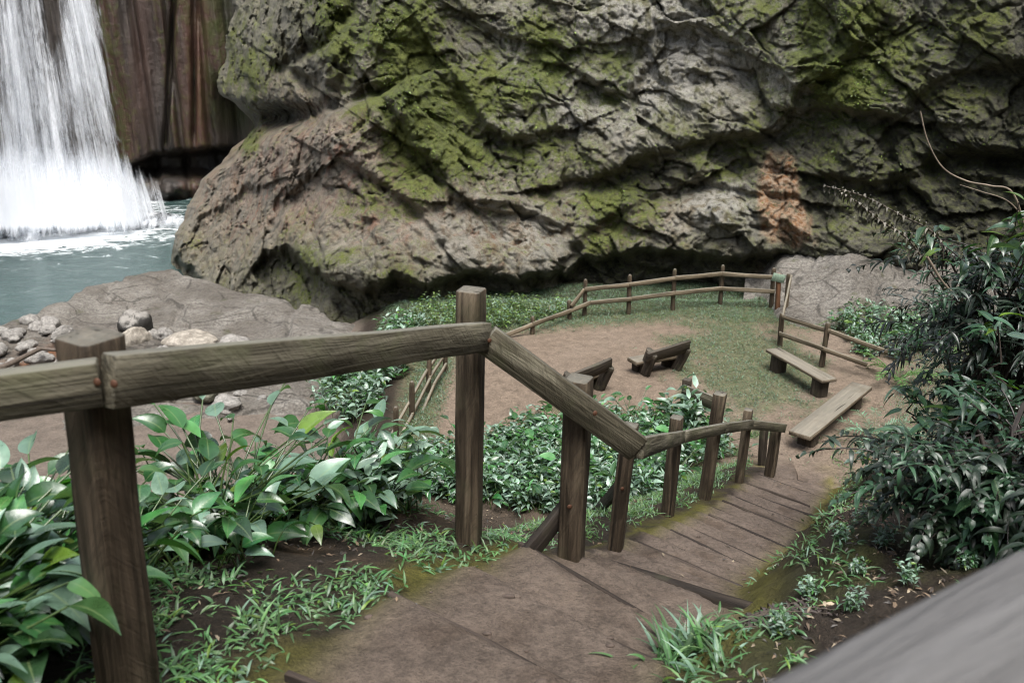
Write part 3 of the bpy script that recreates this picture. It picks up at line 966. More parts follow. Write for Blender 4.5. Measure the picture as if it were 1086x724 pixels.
def side_wall():
    """the gorge wall that closes the basin on the left, out of the picture"""
    y = np.linspace(-14, 42, 90)
    z = np.linspace(-3, 19, 50)
    Y, Z = np.meshgrid(y, z)
    X = -27 + 0.25 * (Z + 3) * -1 + 0.18 * np.maximum(0, 8 - Y)
    p3 = np.stack([X, Y, Z], -1)
    X = X + 1.6 * fbm(p3 * 0.25, 4) + 0.7 * ridged(p3 * 0.6, 4)
    msk = np.zeros(X.shape + (4,))
    msk[..., 0] = sstep(0, 0.3, fbm(p3 * 0.5, 3)) * 0.8
    tag(mesh_obj('rock_wall', np.stack([X, Y, Z], -1), grid_faces(50, 90), M['back'], attrs={'mask': msk.reshape(-1, 4)}), kind='structure')


side_wall()


def rock_ledge():
    """smooth river rock between the sand and the pool"""
    top = np.array([(-400, 380), (-120, 356), (0, 343), (60, 325), (100, 307), (130, 298), (185, 293), (230, 305), (290, 322), (335, 332), (352, 344), (420, 352)], float)
    e = at_z(top[:, 0], top[:, 1], -0.55)
    er = np.hypot(e[:, 0], e[:, 1])
    px = np.arange(-400, 440, 1.6)
    v = np.concatenate([np.linspace(0, 0.86, 150), np.linspace(0.865, 1.15, 60)])
    PX, V = np.meshgrid(px, v)
    RE = np.interp(PX, top[:, 0], er)
    R0 = np.interp(PX, [-400, 0, 150, 300, 360, 440], [12.0, 12.6, 12.8, 12.6, 13.2, 14.0])
    R = R0 + (RE - R0) * V
    d = ray(PX, 300.0)
    d = d / np.hypot(d[..., 0], d[..., 1])[..., None]
    X, Y = d[..., 0] * R, d[..., 1] * R
    p3 = np.stack([X, Y, 0 * X], -1)
    z = -0.60 + 0.10 * V + 0.16 * fbm(p3 * 0.55, 4, off=2.0) + 0.10 * ridged(p3 * np.array([0.5, 1.1, 1]) , 4, off=5.0) + 0.055 * ridged(p3 * 2.4, 5, 0.6)
    f1, f2, idv = worley(p3 * 0.42 + 5.0)
    z += 0.14 * (idv - 0.5) * sstep(0.02, 0.2, f2 - f1) - 0.10 * np.exp(-((f2 - f1) / 0.05) ** 2)
    z += 0.22 * blob(PX, V, 310, 0.7, 50, 0.2) + 0.25 * blob(PX, V, 180, 0.9, 60, 0.15)
    z -= 0.35 * sstep(0.10, 0.0, V) + 0.30 * sstep(120, -60, PX) * (1 - V)
    edge = 0.93 + 0.05 * fbm(p3 * 0.6, 3, off=9.0)
    z -= 1.7 * sstep(edge, edge + 0.13, V) ** 1.3
    stain = blob(PX, V, 25, 0.60, 45, 0.09)
    tag(mesh_obj('rock_shelf', np.stack([X, Y, z], -1), grid_faces(*PX.shape), M['ledge'], attrs={'stain': stain.reshape(-1)}), kind='structure')
    # the second outcrop, behind the corner of the fence
    px = np.arange(790, 1240, 1.6)
    v = np.linspace(0, 1, 130)
    PX, V = np.meshgrid(px, v)
    R = 14.9 + 5.5 * V + 0.8 * sstep(860, 800, PX)
    d = ray(PX, 300.0)
    d = d / np.hypot(d[..., 0], d[..., 1])[..., None]
    X, Y = d[..., 0] * R, d[..., 1] * R
    p3 = np.stack([X, Y, 0 * X], -1)
    z = -0.35 + 0.95 * sstep(0.0, 0.62, V) + 0.16 * fbm(p3 * 0.6, 4, off=7.0) + 0.14 * ridged(p3 * 1.1, 4, off=3.0) + 0.07 * ridged(p3 * 2.9, 5, 0.6)
    z += 0.30 * blob(PX, V, 900, 0.55, 30, 0.2) + 0.25 * blob(PX, V, 1010, 0.6, 40, 0.2) - 0.6 * sstep(830, 800, PX)
    z -= 0.10 * np.exp(-((worley(p3 * 0.6)[1] - worley(p3 * 0.6)[0]) / 0.06) ** 2)
    tag(mesh_obj('rock_slope', np.stack([X, Y, z], -1), grid_faces(*PX.shape), M['ledge'], attrs={'stain': np.zeros(PX.size)}), kind='structure')


rock_ledge()


def pool():
    x = np.linspace(-60, 2, 200)
    y = np.linspace(11, 48, 150)
    X, Y = np.meshgrid(x, y)
    px, py = project(np.stack([X, Y, 0 * X - 1.4], -1))
    foam = 1.35 * blob(px, py, 45, 236, 130, 24) + 0.6 * blob(px, py, 110, 212, 50, 10) + 0.8 * blob(px, py, -60, 240, 110, 28) + 0.45 * blob(px, py, 10, 252, 60, 14) + 0.30 * blob(px, py, 130, 214, 22, 5)
    tag(mesh_obj('water', np.stack([X, Y, 0 * X - 1.4], -1), grid_faces(150, 200), M['water'], attrs={'foam': np.clip(foam, 0, 1).reshape(-1)}), kind='structure')


pool()


def waterfall():
    root = empty('waterfall', at_z(30, 228, -1.4), 'tall white waterfall streaming down the dark basalt wall into the pool', 'waterfall')
    L = np.array(root.location)
    rng = np.random.default_rng(2)
    for li in range(6):
        nr, nc = 110, 130
        v = np.linspace(0, 1, nr)
        u = np.linspace(0, 1, nc)
        U, V = np.meshgrid(u, v)
        PY = -420 + V * (420 + 226 + 5 * li)
        xr = np.interp(PY, [-420, 0, 100, 180, 240], [100, 123, 147, 165, 180])
        xl = np.interp(PY, [-420, 0, 230], [-190, -210, -240])
        PX = xl + U * (xr - xl)
        R = 35.6 - 0.45 * li + 0 * PX
        P0 = at_r(PX, PY, R)
        R = R - 0.8 * fbm(P0 * np.array([0.35, 0.35, 0.05]) + li * 7, 3) - 1.4 * V ** 2 - 0.25 * fbm(P0 * np.array([1.6, 1.6, 0.12]) + li * 3, 3)
        P = at_r(PX, PY, R)
        f = np.stack([(U * 15.0 + 0.02 * P[..., 2]) / 40, P[..., 2] / 40, np.full(U.shape, li * 0.37 + 0.1), np.zeros(U.shape)], -1)
        core = blob(PX, PY, 15, 150, 75, 260) + 0.7 * blob(PX, PY, 88, 60, 30, 160) + 0.6 * blob(PX, PY, -130, 100, 90, 300)
        den = 0.38 + 0.20 * core + 0.46 * sstep(150, 215, PY) - 0.22 * blob(PX, PY, 55, 20, 14, 60) - 0.08 * blob(PX, PY, 82, 150, 16, 60) - 0.12 * blob(PX, PY, -5, 130, 10, 70)
        den = den - 0.36 * sstep(0.90, 1.0, U) - 0.10 * (li % 2) - 0.45 * sstep(0.975, 1.0, V)
        f[..., 3] = np.clip(den, 0, 1)
        mesh_obj('water_sheet', P - L, grid_faces(nr, nc)[:, ::-1], M['fall'], root, attrs={'flow': f.reshape(-1, 4)})
    # churning foot: lumps of foam thrown up in front of the fall
    vs, fs, fl, n0 = [], [], [], 0
    for i in range(64):
        cx = rng.uniform(-215, 150)
        c = at_r(cx, 0, rng.uniform(32.6, 34.6))
        c[2] = -1.4
        nr, nc = 14, 22
        th = np.linspace(0, np.pi / 2, nr)[:, None]
        ph = np.linspace(0, 2 * np.pi, nc)[None]
        rx = rng.uniform(0.4, 1.0)
        rz = rng.uniform(0.4, 1.5) * (0.35 + 0.65 * math.exp(-((cx - 20) / 90) ** 2))
        d = np.stack([np.cos(th) * np.cos(ph), np.cos(th) * np.sin(ph), np.sin(th) + 0 * ph], -1)
        k = 1 + 0.5 * fbm(d * 1.6 + i * 3.1, 4) + 0.22 * fbm(d * 5 + i, 3)
        p = c + d * k[..., None] * np.array([rx, rx * 0.8, rz])
        vs.append(p.reshape(-1, 3))
        fs.append(grid_faces(nr, nc) + n0)
        g = np.stack([p[..., 0] / 40, p[..., 2] / 12, np.full(p.shape[:2], 0.05 * i), 0.30 + 0.34 * np.sin(np.pi * np.clip(0.12 + 0.8 * np.sin(th), 0, 1)) * np.ones(ph.shape) * (0.9 if rz > .5 else .7)], -1)
        fl.append(g.reshape(-1, 4))
        n0 += p.shape[0] * p.shape[1]
    mesh_obj('splash', np.concatenate(vs) - L, np.concatenate(fs), M['fall'], root, attrs={'flow': np.concatenate(fl)})


waterfall()
# drifting spray
s_ = N('spray_air')
pv = s_.n('ShaderNodeVolumePrincipled', Color=(0.97, 0.98, 1, 1), Density=s_.math('MULTIPLY', s_.math('POWER', s_.math('SUBTRACT', 1.0, s_.n('ShaderNodeVectorMath', _operation='LENGTH', i0=s_.mapping(s_.obj(), (1 / 8.5, 1 / 3.6, 1 / 2.7))).outputs['Value'], True), 1.2), 0.60), Anisotropy=0.2)
s_.t.links.new(pv.outputs[0], s_.out.inputs['Volume'])
th = np.linspace(0.02, np.pi - 0.02, 14)[:, None]
ph = np.linspace(0, 2 * np.pi, 29)[None]
d_ = np.stack([np.sin(th) * np.cos(ph), np.sin(th) * np.sin(ph), np.cos(th) + 0 * ph], -1)
c_ = at_r(25, 0, 33.0)
c_[2] = -0.6
tag(mesh_obj('mist', d_ * np.array([8.5, 3.6, 2.7]), grid_faces(14, 29), s_.m, loc=c_), kind='stuff')

# ================================================================== TIMBER
def beam_mesh(L, w, h, seed=0, nseg=9, wob=0.004, taper=1.0, cham=0.12, round_n=0, cap=0.0):
    """a timber along local z from 0 to L; w across local x, h across local y"""
    if round_n:
        a = np.linspace(0, 2 * np.pi, round_n, endpoint=False)
        sec = np.stack([np.cos(a) * w / 2, np.sin(a) * h / 2], 1)
    else:
        c = cham * min(w, h)
        x, y = w / 2, h / 2
        sec = np.array([(x - c, -y), (x, -y + c), (x, y - c), (x - c, y), (-x + c, y), (-x, y - c), (-x, -y + c), (-x + c, -y)])
    n = len(sec)
    zs = np.linspace(0, L, nseg + 1)
    if cap > 0:
        zs = np.concatenate([zs[:-1], [L - cap, L - cap * 0.35, L]])
    else:
        zs = np.concatenate([[0.0], [0.004], zs[1:-1], [L - 0.004], [L]])
    rows = []
    for i, z in enumerate(zs):
        k = 1 + (taper - 1) * z / L
        if cap > 0 and z > L - cap + 1e-6:
            k *= 0.82 if z < L - 1e-6 else 0.45
        elif cap == 0 and (i == 0 or i == len(zs) - 1):
            k *= 1 - 0.05
        p = np.concatenate([sec * k, np.full((n, 1), z)], 1)
        q = np.stack([sec[:, 0] * 9 + seed * 3.7, sec[:, 1] * 9, np.full(n, z * 2.2 + seed)], 1)
        p[:, 0] += wob * (fbm(q, 2) + 1.2 * fbm(np.array([[seed * 1.3, 0.2, z * 1.1]]), 2))
        p[:, 1] += wob * (fbm(q, 2, off=5.0) + 1.2 * fbm(np.array([[seed * 1.3, 7.2, z * 1.1]]), 2))
        rows.append(p)
    V = np.concatenate(rows)
    F4 = []
    for r in range(len(zs) - 1):
        for j in range(n):
            F4.append((r * n + j, r * n + (j + 1) % n, (r + 1) * n + (j + 1) % n, (r + 1) * n + j))
    caps = np.array([[j for j in range(n)][::-1], [(len(zs) - 1) * n + j for j in range(n)]])
    return V, [np.array(F4), caps]


_seed = [0]


def timber(name, p0, p1, w, h, mat, parent=None, up=(0, 0, 1), roll=0.0, **kw):
    """timber from p0 to p1; its h side faces 'up' as nearly as it can"""
    _seed[0] += 1
    p0, p1 = Vector([float(q) for q in p0]), Vector([float(q) for q in p1])
    z = (p1 - p0)
    L = z.length
    z.normalize()
    u = Vector(up)
    x = u.cross(z)
    if x.length < 1e-4:
        x = Vector((1, 0, 0))
    x.normalize()
    y = z.cross(x)
    R = Matrix((x, y, z)).transposed() @ Matrix.Rotation(roll, 3, 'Z')
    V, Fc = beam_mesh(L, w, h, _seed[0], **kw)
    o = mesh_obj(name, V, Fc, mat, parent, smooth=False)
    pl = Vector(parent.location) if parent is not None else Vector((0, 0, 0))
    o.matrix_basis = Matrix.Translation(p0 - pl) @ R.to_4x4()
    return o


def bolt(p, d, r, parent):
    """dome-headed bolt on a face that looks along d; parent is the post or rail"""
    d = Vector(d).normalized()
    nr, nc = 5, 10
    V = []
    for i in range(nr):
        a = i / (nr - 1) * math.pi / 2
        for j in range(nc):
            b = j / nc * 2 * math.pi
            V.append((r * math.cos(a) * math.cos(b), r * math.cos(a) * math.sin(b), 0.55 * r * math.sin(a)))
    Fc = [(i * nc + j, i * nc + (j + 1) % nc, (i + 1) * nc + (j + 1) % nc, (i + 1) * nc + j) for i in range(nr - 1) for j in range(nc)]
    o = mesh_obj('bolt', V, np.array(Fc), M['rust'], None)
    W = Matrix.Translation(Vector([float(q) for q in p])) @ d.to_track_quat('Z', 'Y').to_matrix().to_4x4()
    o.parent = parent
    pw = parent.matrix_basis.copy()
    if parent.parent is not None:
        pw = Matrix.Translation(parent.parent.location) @ pw
    o.matrix_basis = pw.inverted() @ W
    return o


def fence_root(name, loc, label, cat, group=None):
    return empty(name, loc, label, cat, group)


# ---- the handrail down the stairs
g2 = hit1(497, 574)
g3, g4, g5, g6, g7, g8, g9 = [hit1(*q) for q in ((606, 589), (652, 582), (708, 547), (747, 529), (784, 511), (816, 504), (808, 493))]
p1t, p1b = at_d(92, 356, 1.74), at_d(141, 760, 1.72)
root = fence_root('stair_railing', (float(g2[0]), float(g2[1]), float(g2[2])), 'weathered timber handrail on square posts running down the dirt stairs', 'railing')
d1 = (p1b - p1t)
post1 = timber('post', p1b + d1 * 0.95, p1t, 0.108, 0.108, M['post'], root, up=(0.45, 0.9, 0), wob=0.010, nseg=16, cham=0.10)


def pole(g, tpx, tpy, w, roll, mat, sink=0.25, **kw):
    t = at_d(tpx, tpy, g[1])
    b = g + (g - t) / np.linalg.norm(g - t) * sink
    return timber('post', b, t, w, w, mat, root, up=(math.sin(roll), math.cos(roll), 0), **kw), t


post2, t2 = pole(g2, 500, 307, 0.102, 0.30, M['post'], wob=0.006, nseg=14, cham=0.09)
post3, t3 = pole(g3, 614, 401, 0.106, 0.42, M['post'], wob=0.006, cham=0.09)
post4, t4 = pole(g4, 668, 450, 0.085, 0.35, M['post'], wob=0.006)
post5, t5 = pole(g5, 718, 442, 0.095, 0.5, M['post'], wob=0.006)
post6, t6 = pole(g6, 764, 417, 0.105, 0.5, M['post'], wob=0.006)
post7, t7 = pole(g7, 794, 434, 0.085, 0.5, M['post'], wob=0.006)
post8, t8 = pole(g8, 824, 450, 0.110, 0.5, M['post'], wob=0.006)
post9, t9 = pole(g9, 811, 449, 0.095, 0.4, M['darkwood'], wob=0.006)
fr = 0.088          # rails are nailed to the near side of the posts
rk = dict(wob=0.0035, nseg=14, cham=0.07)
ra = timber('rail', at_d(-150, 437, 1.50), at_d(107, 404, p1t[1] - fr), 0.045, 0.100, M['rail'], root, **rk)
rb = timber('rail', at_d(114, 404, p1t[1] - fr), at_d(515, 357, g2[1] - fr), 0.045, 0.116, M['rail'], root, **rk)
_A, _B = at_d(516, 359, g2[1] - fr), at_d(611, 428, g3[1] - fr - 0.01)
_t = np.linspace(1.0, 3.0, 400)
_L = _A + (_B - _A) * _t[:, None]
rc_end = _L[np.abs(project(_L)[0] - 676).argmin()]
rc = timber('rail', _A, rc_end, 0.045, 0.122, M['rail'], root, **rk)
pts = [rc_end + np.array([0.012, 0, 0]), at_d(724, 463, g5[1] - fr), at_d(768, 454, g6[1] - fr), at_d(797, 450, g7[1] - fr), at_d(832, 454, g8[1] - fr)]
rds = []
for a, b in zip(pts[:-1], pts[1:]):
    dd = (b - a) / np.linalg.norm(b - a)
    rds.append(timber('rail', a + dd * 0.004, b - dd * 0.004, 0.04, 0.094, M['rail'], root, wob=0.003, cham=0.08))
cf = Vector((-0.25, -0.93, 0.1))
bolt(at_d(103, 405, p1t[1] - fr - 0.024), cf, 0.0095, ra)
bolt(at_d(121, 407, p1t[1] - fr - 0.026), cf, 0.0095, rb)
bolt(at_d(519, 361, g2[1] - fr - 0.026), (0.5, -0.85, 0.1), 0.010, rc)
bolt(at_d(631, 438, g3[1] - fr - 0.05), (0.5, -0.85, 0.1), 0.012, rc)
bolt(at_d(604, 537, g3[1] - 0.062), (0.2, -0.95, 0), 0.012, post3)
bolt(at_d(660, 518, g4[1] - 0.052), (0.2, -0.95, 0), 0.012, post4)
# braces bolted to the third and fourth posts, footed on the slope behind
for (ax, ay), (bx, by), gy in (((556, 580), (606, 531), g3[1]), ((628, 542), (661, 511), g4[1])):
    a, b = hit1(ax, ay), at_d(bx, by, gy + 0.07)
    a[2] -= 0.06
    timber('brace', a, b, 0.035, 0.10, M['blackwood'], root)

# ---- the grey rail close to the lens at the right
nr_ = fence_root('landing_handrail', (1.2, 0.4, float(ground_z(1.2, 0.4))), 'grey smooth handrail cutting across the near right corner, out of focus', 'railing')
a, b = at_d(800, 905, 0.40), at_d(1100, 692, 0.66)
dd = (b - a) / np.linalg.norm(b - a)
nrail = timber('rail', a - dd * 0.9, b + dd * 1.1, 0.16, 0.09, M['near'], nr_, nseg=16)
e1 = b + dd * 0.6
timber('post', (e1[0], e1[1], float(ground_z(e1[0], e1[1])) - 0.2), (e1[0], e1[1], e1[2] - 0.05), 0.09, 0.09, M['post'], nr_)

# ---- fences round the platform


def fence(label, posts, rails, loc_i=0, w=0.085, rw=0.06):
    """posts: (base px, base py, top px, top py); rails: lists of (post index or pixel, pixel y) pairs"""
    gs = [hit1(q[0], q[1]) for q in posts]
    r = fence_root('wooden_fence', gs[loc_i], label, 'fence')
    ts = []
    for g, q in zip(gs, posts):
        t = at_d(q[2], q[3], g[1])
        timber('post', g + np.array([0, 0, -0.2]), t, w, w * 0.95, q[4] if len(q) > 4 else M['fpost'], r, round_n=9, cap=0.05, taper=0.92, wob=0.010, roll=random.random())
        ts.append(t)
    for rl in rails:
        P = [at_d(px, py, (gs[i][1] if i is not None else dd) + off) for (i, px, py, dd, off) in rl]
        for a, b in zip(P[:-1], P[1:]):
            dd = (b - a) / np.linalg.norm(b - a)
            timber('rail', a + dd * 0.003, b - dd * 0.003, 0.04, rw, M['fence'], r, wob=0.008, cham=0.2)
    return gs


fence('pale three rail fence along the left edge of the clearing, beside the river bed',
      [(472, 394, 472, 368), (454, 416, 455, 377), (436, 442, 437, 404), (419, 474, 420, 431)],
      [[(0, 468, 372, 0, -.06), (1, 452, 394, 0, -.06), (2, 432, 430, 0, -.06), (3, 410, 470, 0, -.06)],
       [(0, 470, 379, 0, -.06), (1, 456, 401, 0, -.06), (2, 437, 440, 0, -.06), (3, 417, 478, 0, -.06)],
       [(0, 473, 386, 0, -.06), (1, 460, 408, 0, -.06), (2, 443, 450, 0, -.06), (3, 426, 486, 0, -.06)]], w=0.09, rw=0.05)
gF = fence('brown rail fence along the far edge of the clearing, below the cliff',
           [(564, 354, 565, 335), (604, 339, 604, 318), (620, 335, 621, 296), (667, 333, 668, 291), (713, 329, 716, 285), (764, 323, 767, 281), (818, 326, 821, 284)],
           [[(None, 476, 380, 14.0, 0), (None, 500, 370, 14.2, 0), (0, 565, 344, 0, -.06), (1, 604, 330, 0, -.06), (2, 626, 321, 0, -.06), (3, 670, 317, 0, -.06), (4, 716, 311, 0, -.06), (5, 766, 306, 0, -.06), (6, 822, 309, 0, -.06)],
            [(1, 606, 325, 0, -.06), (2, 620, 307, 0, -.06), (3, 667, 302, 0, -.06), (4, 716, 295, 0, -.06), (5, 766, 290.5, 0, -.06), (6, 822, 294, 0, -.06)]], loc_i=3, w=0.10, rw=0.085)
gR = fence('rail fence turning the right corner of the clearing behind a bench',
           [(833, 333, 837, 290), (827, 367, 829, 332), (871, 389, 878, 342)],
           [[(0, 839, 293, 0, -.05), (1, 830, 336, 0, -.06), (2, 880, 351, 0, -.06), (None, 941, 373, 12.6, 0)],
            [(0, 835, 311, 0, -.05), (1, 827, 354, 0, -.06), (2, 874, 370, 0, -.06), (None, 920, 387, 12.6, 0)]], w=0.10, rw=0.075)
# the short piece of board fence by the foot of the stairs
fr_ = fence_root('board_fence', at_d(764, 450, 10.3), 'short fence of two wide dark boards beside the leafy slope', 'fence')
a, b = at_d(764, 416, 10.3), at_d(729, 402, 10.75)
for q in (a, b):
    timber('post', (q[0], q[1], float(ground_z(q[0], q[1])) - 0.2), q, 0.11, 0.11, M['darkwood'], fr_, up=(0.5, 0.85, 0))
off = np.array([-0.06, -0.07, 0])
timber('board', at_d(763, 426, 10.3) + off, at_d(728, 412, 10.75) + off, 0.035, 0.19, M['rail'], fr_)
timber('board', at_d(762, 450, 10.3) + off, at_d(728, 436, 10.75) + off, 0.035, 0.15, M['rail'], fr_)

# ---- sign at the far corner
g = hit1(825, 331)
sr = empty('sign', g, 'small green sign on a reddish post at the far right fence corner', 'sign')
t = at_d(826, 290, g[1])
timber('post', g - np.array([0, 0, 0.2]), t, 0.10, 0.08, M['redwood'], sr)
c = at_d(826, 295, g[1] - 0.075)
timber('board', c + np.array([-0.125, 0, 0.03]), c + np.array([0.125, 0.03, -0.03]), 0.022, 0.16, M['sign'], sr, wob=0.001)

# ---- benches


def plank_bench(label, far, near, legs, zt, w, th):
    a, b = at_z(far[0], far[1], zt), at_z(near[0], near[1], zt)
    mid = (a + b) / 2
    r = empty('bench', (mid[0], mid[1], float(ground_z(mid[0], mid[1]))), label, 'bench', 'plain plank benches')
    timber('seat', a, b, w, th, M['bench'], r, wob=0.004, cham=0.1)
    d = (b - a) / np.linalg.norm(b - a)
    for f in legs:
        p = a + (b - a) * f
        g = float(ground_z(p[0], p[1]))
        timber('leg', (p[0], p[1], g - 0.12), (p[0], p[1], zt - th / 2 - 0.003), w * 0.78, 0.20, M['darkwood'], r, up=tuple(d), wob=0.01)


plank_bench('short plank bench on block legs in front of the right fence corner', (819, 370.5), (880, 404), (0.14, 0.86), 0.31, 0.26, 0.046)
plank_bench('long plank bench set against the mossy bank near the stairs', (914, 409), (848, 462), (0.15, 0.86), 0.25, 0.30, 0.058)


def back_bench(label, left, right, seat_l, shift):
    """two slab ends, a leaning back board towards us, the seat on the far side"""
    a, b = hit1(*left), hit1(*right)
    mid = (a + b) / 2
    r = empty('backrest_bench', mid, label, 'bench', 'benches with backs')
    ax = (b - a)
    ax[2] = 0
    ax /= np.linalg.norm(ax)
    n = np.array([-ax[1], ax[0], 0])
    if n[1] < 0:
        n = -n
    for q in (a, b):
        o = q + n * 0.10
        timber('side_slab', o - np.array([0, 0, 0.15]) + n * 0.08, o + np.array([0, 0, 0.44]) - n * 0.13 + ax * (0.10 if q is b else 0.03), 0.12, 0.27, M['darkwood'], r, up=tuple(n), round_n=10, wob=0.02)
        timber('leg', q + n * 0.30 - np.array([0, 0, 0.15]), q + n * 0.30 + np.array([0, 0, 0.185]), 0.12, 0.16, M['darkwood'], r, up=tuple(n), wob=0.015)
    e = ax * 0.10
    timber('backrest', a - e + np.array([0, 0, 0.36]) - n * 0.07, b + e + np.array([0, 0, 0.48]) - n * 0.10, 0.055, 0.22, M['darkwood'], r, up=(-0.3 * n[0], -0.3 * n[1], 1), wob=0.012)
    timber('seat', a - ax * seat_l + np.array([0, 0, 0.22]) + n * 0.22, b + e * 0.5 + np.array([0, 0, 0.22]) + n * 0.22, 0.27, 0.065, M['bench'], r, wob=0.006)


back_bench('dark bench with a leaning back standing out on the bare clearing', (687, 400), (719, 394), 0.16, 0)
back_bench('dark bench with a back half hidden behind the descending handrail', (601, 427), (637, 415), 0.14, 0)

# ---- step boards
NTH = ['first', 'second', 'third', 'fourth', 'fifth', 'sixth', 'seventh', 'eighth', 'ninth', 'tenth', 'eleventh', 'twelfth', 'thirteenth', 'fourteenth', 'fifteenth', 'sixteenth', 'seventeenth', 'eighteenth', 'nineteenth', 'twentieth', 'twenty-first', 'twenty-second', 'twenty-third', 'twenty-fourth']
for i, s in enumerate(S_STEP):
    c = path_at(s)
    d = path_dir(s)
    a0 = math.atan2(d[1], d[0]) - SKEW - math.pi / 2
    t = np.array([math.cos(a0), math.sin(a0), 0])          # points to the right hand side going down
    hw = (0.47 if i < 6 else 0.37) + 0.05 * math.sin(i * 2.3)
    tall = (i == 5)
    A, B = c - t * (hw - (0.10 if tall else 0)), c + t * (hw + ((0.06 if i % 3 else -0.02) if not tall else 0.10))
    th = 0.020 + 0.012 * ((i * 7) % 3) / 2
    z = float(np.interp(s, PS, PTH[:, 2]))
    zt = z             # level of the tread above it
    for P in (A, B):
        P[2] = zt + 0.006
    hh = 0.13
    if tall:
        A[2] -= 0.02
        B[2] += 0.085
        th, hh = 0.045, 0.24
    if True:
        fr_s = np.linspace(0.08, 0.92, 9)[:, None]
        line = A[None] * (1 - fr_s) + B[None] * fr_s
        gz = ground_z(line[:, 0], line[:, 1])
        kf = np.polyfit(fr_s[:, 0], gz, 1)
        A[2], B[2] = kf[1] + 0.028, kf[0] + kf[1] + 0.028
        A[2] -= (0.0, 0.016, 0.034, 0.006, 0.026)[i % 5]
        B[2] -= (0.012, 0.0, 0.030, 0.022, 0.004)[(i * 3) % 5]
        if tall:
            B[2] += 0.055
            A[2] += 0.0
    A[2] -= hh / 2
    B[2] -= hh / 2
    o = timber('step_board', A, B, th, hh, M['blackwood' if tall else 'step'], wob=0.012, nseg=12, cham=0.2)
    lab = 'muddy board edge in the dirt path, %s step counted downhill from the photo bottom' % NTH[i]
    if tall:
        lab = 'thick step board standing proud at the bend of the dirt stairs'
    tag(o, lab, 'step board', 'boards edging the dirt steps')


# ================================================================== STONES
def stone_mesh(seed, sub=24, sq=0.7, rough=0.22):
    th = np.linspace(0, np.pi, sub)[:, None]
    ph = np.linspace(0, 2 * np.pi, 2 * sub + 1)[None]
    d = np.stack([np.sin(th) * np.cos(ph), np.sin(th) * np.sin(ph), np.cos(th) + 0 * ph], -1)
    f1, f2, idv = worley(d * 0.9 + seed * 3.3)
    k = 0.85 + 0.45 * fbm(d * 0.8 + seed * 5.1, 3) + rough * (idv - 0.5) + 0.18 * np.sqrt(np.clip(f2 - f1, 0, 0.5)) + 0.06 * ridged(d * 2.5 + seed, 3)
    p = d * k[..., None] * np.array([1, 0.85, sq])
    return p.reshape(-1, 3), grid_faces(sub, 2 * sub + 1)


_stones = [stone_mesh(i, 22, 0.55 + 0.08 * (i % 4)) for i in range(7)]
STM = {}


def stone(px, py, wpx, hpx, mat, label, group, k, name='stone', zoff=0.0, z=None):
    """stone whose foot stands at the pixel, wpx wide and hpx high in the picture"""
    g = at_z(px, py, -0.56 if z is None else z)
    dist = np.linalg.norm(g - EYE)
    wr, hr = wpx * dist / F / 2, hpx * dist / F / 1.25
    key = (k % 7, mat)
    if key not in STM:
        v, f = _stones[k % 7]
        o = mesh_obj(name, v, f, M[mat])
        STM[key] = o.data
    else:
        o = bpy.data.objects.new(name, STM[key])
        COL.objects.link(o)
    o.location = [g[0], g[1] + wr * 0.6, g[2] + hr * 0.32 + zoff]
    o.scale = [wr, wr * 0.85, hr]
    o.rotation_euler = (0, 0, (k * 2.4) % 6.28 if mat != 'st_dark' else 0.4)
    return tag(o, label, 'rock' if wpx > 30 else 'stone', group)


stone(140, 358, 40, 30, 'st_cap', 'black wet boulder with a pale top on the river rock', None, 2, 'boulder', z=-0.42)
stone(138, 374, 38, 26, 'st_tan', 'smooth cream boulder just right of the tallest near post', None, 3, 'boulder')
stone(158, 364, 19, 19, 'st_grey', 'grey rounded boulder tucked behind the cream one', None, 4, 'boulder')
stone(199, 374, 52, 22, 'st_tan', 'long tan boulder showing above the handrail', None, 0, 'boulder')
stone(246, 374, 44, 16, 'st_grey', 'low grey slab above the middle of the handrail', None, 5, 'boulder')
stone(174, 362, 20, 14, 'st_grey', 'grey stone between the cream boulder and the long tan one', None, 6, 'boulder')
stone(175, 427, 26, 15, 'st_tan', 'cream stone lying in the sand under the handrail', None, 3, 'boulder')
stone(214, 425, 34, 19, 'st_mossy', 'mossy stone lying in the sand under the handrail', None, 1, 'boulder')
stone(238, 438, 38, 17, 'st_grey', 'flat grey stone beside the leaves under the handrail', None, 5, 'boulder')
rs = np.random.default_rng(21)
for i in range(46):
    if i < 26:
        px, py = rs.uniform(-30, 66), rs.uniform(350, 412)
    elif i < 36:
        px, py = rs.uniform(135, 330), rs.uniform(372, 384)
    else:
        px, py = rs.uniform(130, 290), rs.uniform(408, 446)
    sz = rs.uniform(9, 24) * (0.7 if i >= 26 else 1)
    lb, gp = ('grey river stone heaped left of the nearest post', 'stones heaped left of the near post') if i < 26 else (('small river stone scattered along the edge of the rock shelf', 'stones along the shelf edge') if i < 36 else ('small stone lying in the sand seen below the handrail', 'stones in the sand below the rail'))
    stone(px, py, sz, sz * rs.uniform(0.45, 0.75), ['st_grey', 'st_grey', 'st_tan', 'st_mossy'][int(rs.integers(4))] if i >= 26 else 'st_grey', lb, gp, i, zoff=0.05 if i < 26 else 0)
stone(588, 331, 24, 6, 'st_tan', 'pale flat stone in the plants behind the far fence', None, 5, 'boulder', z=-0.05)
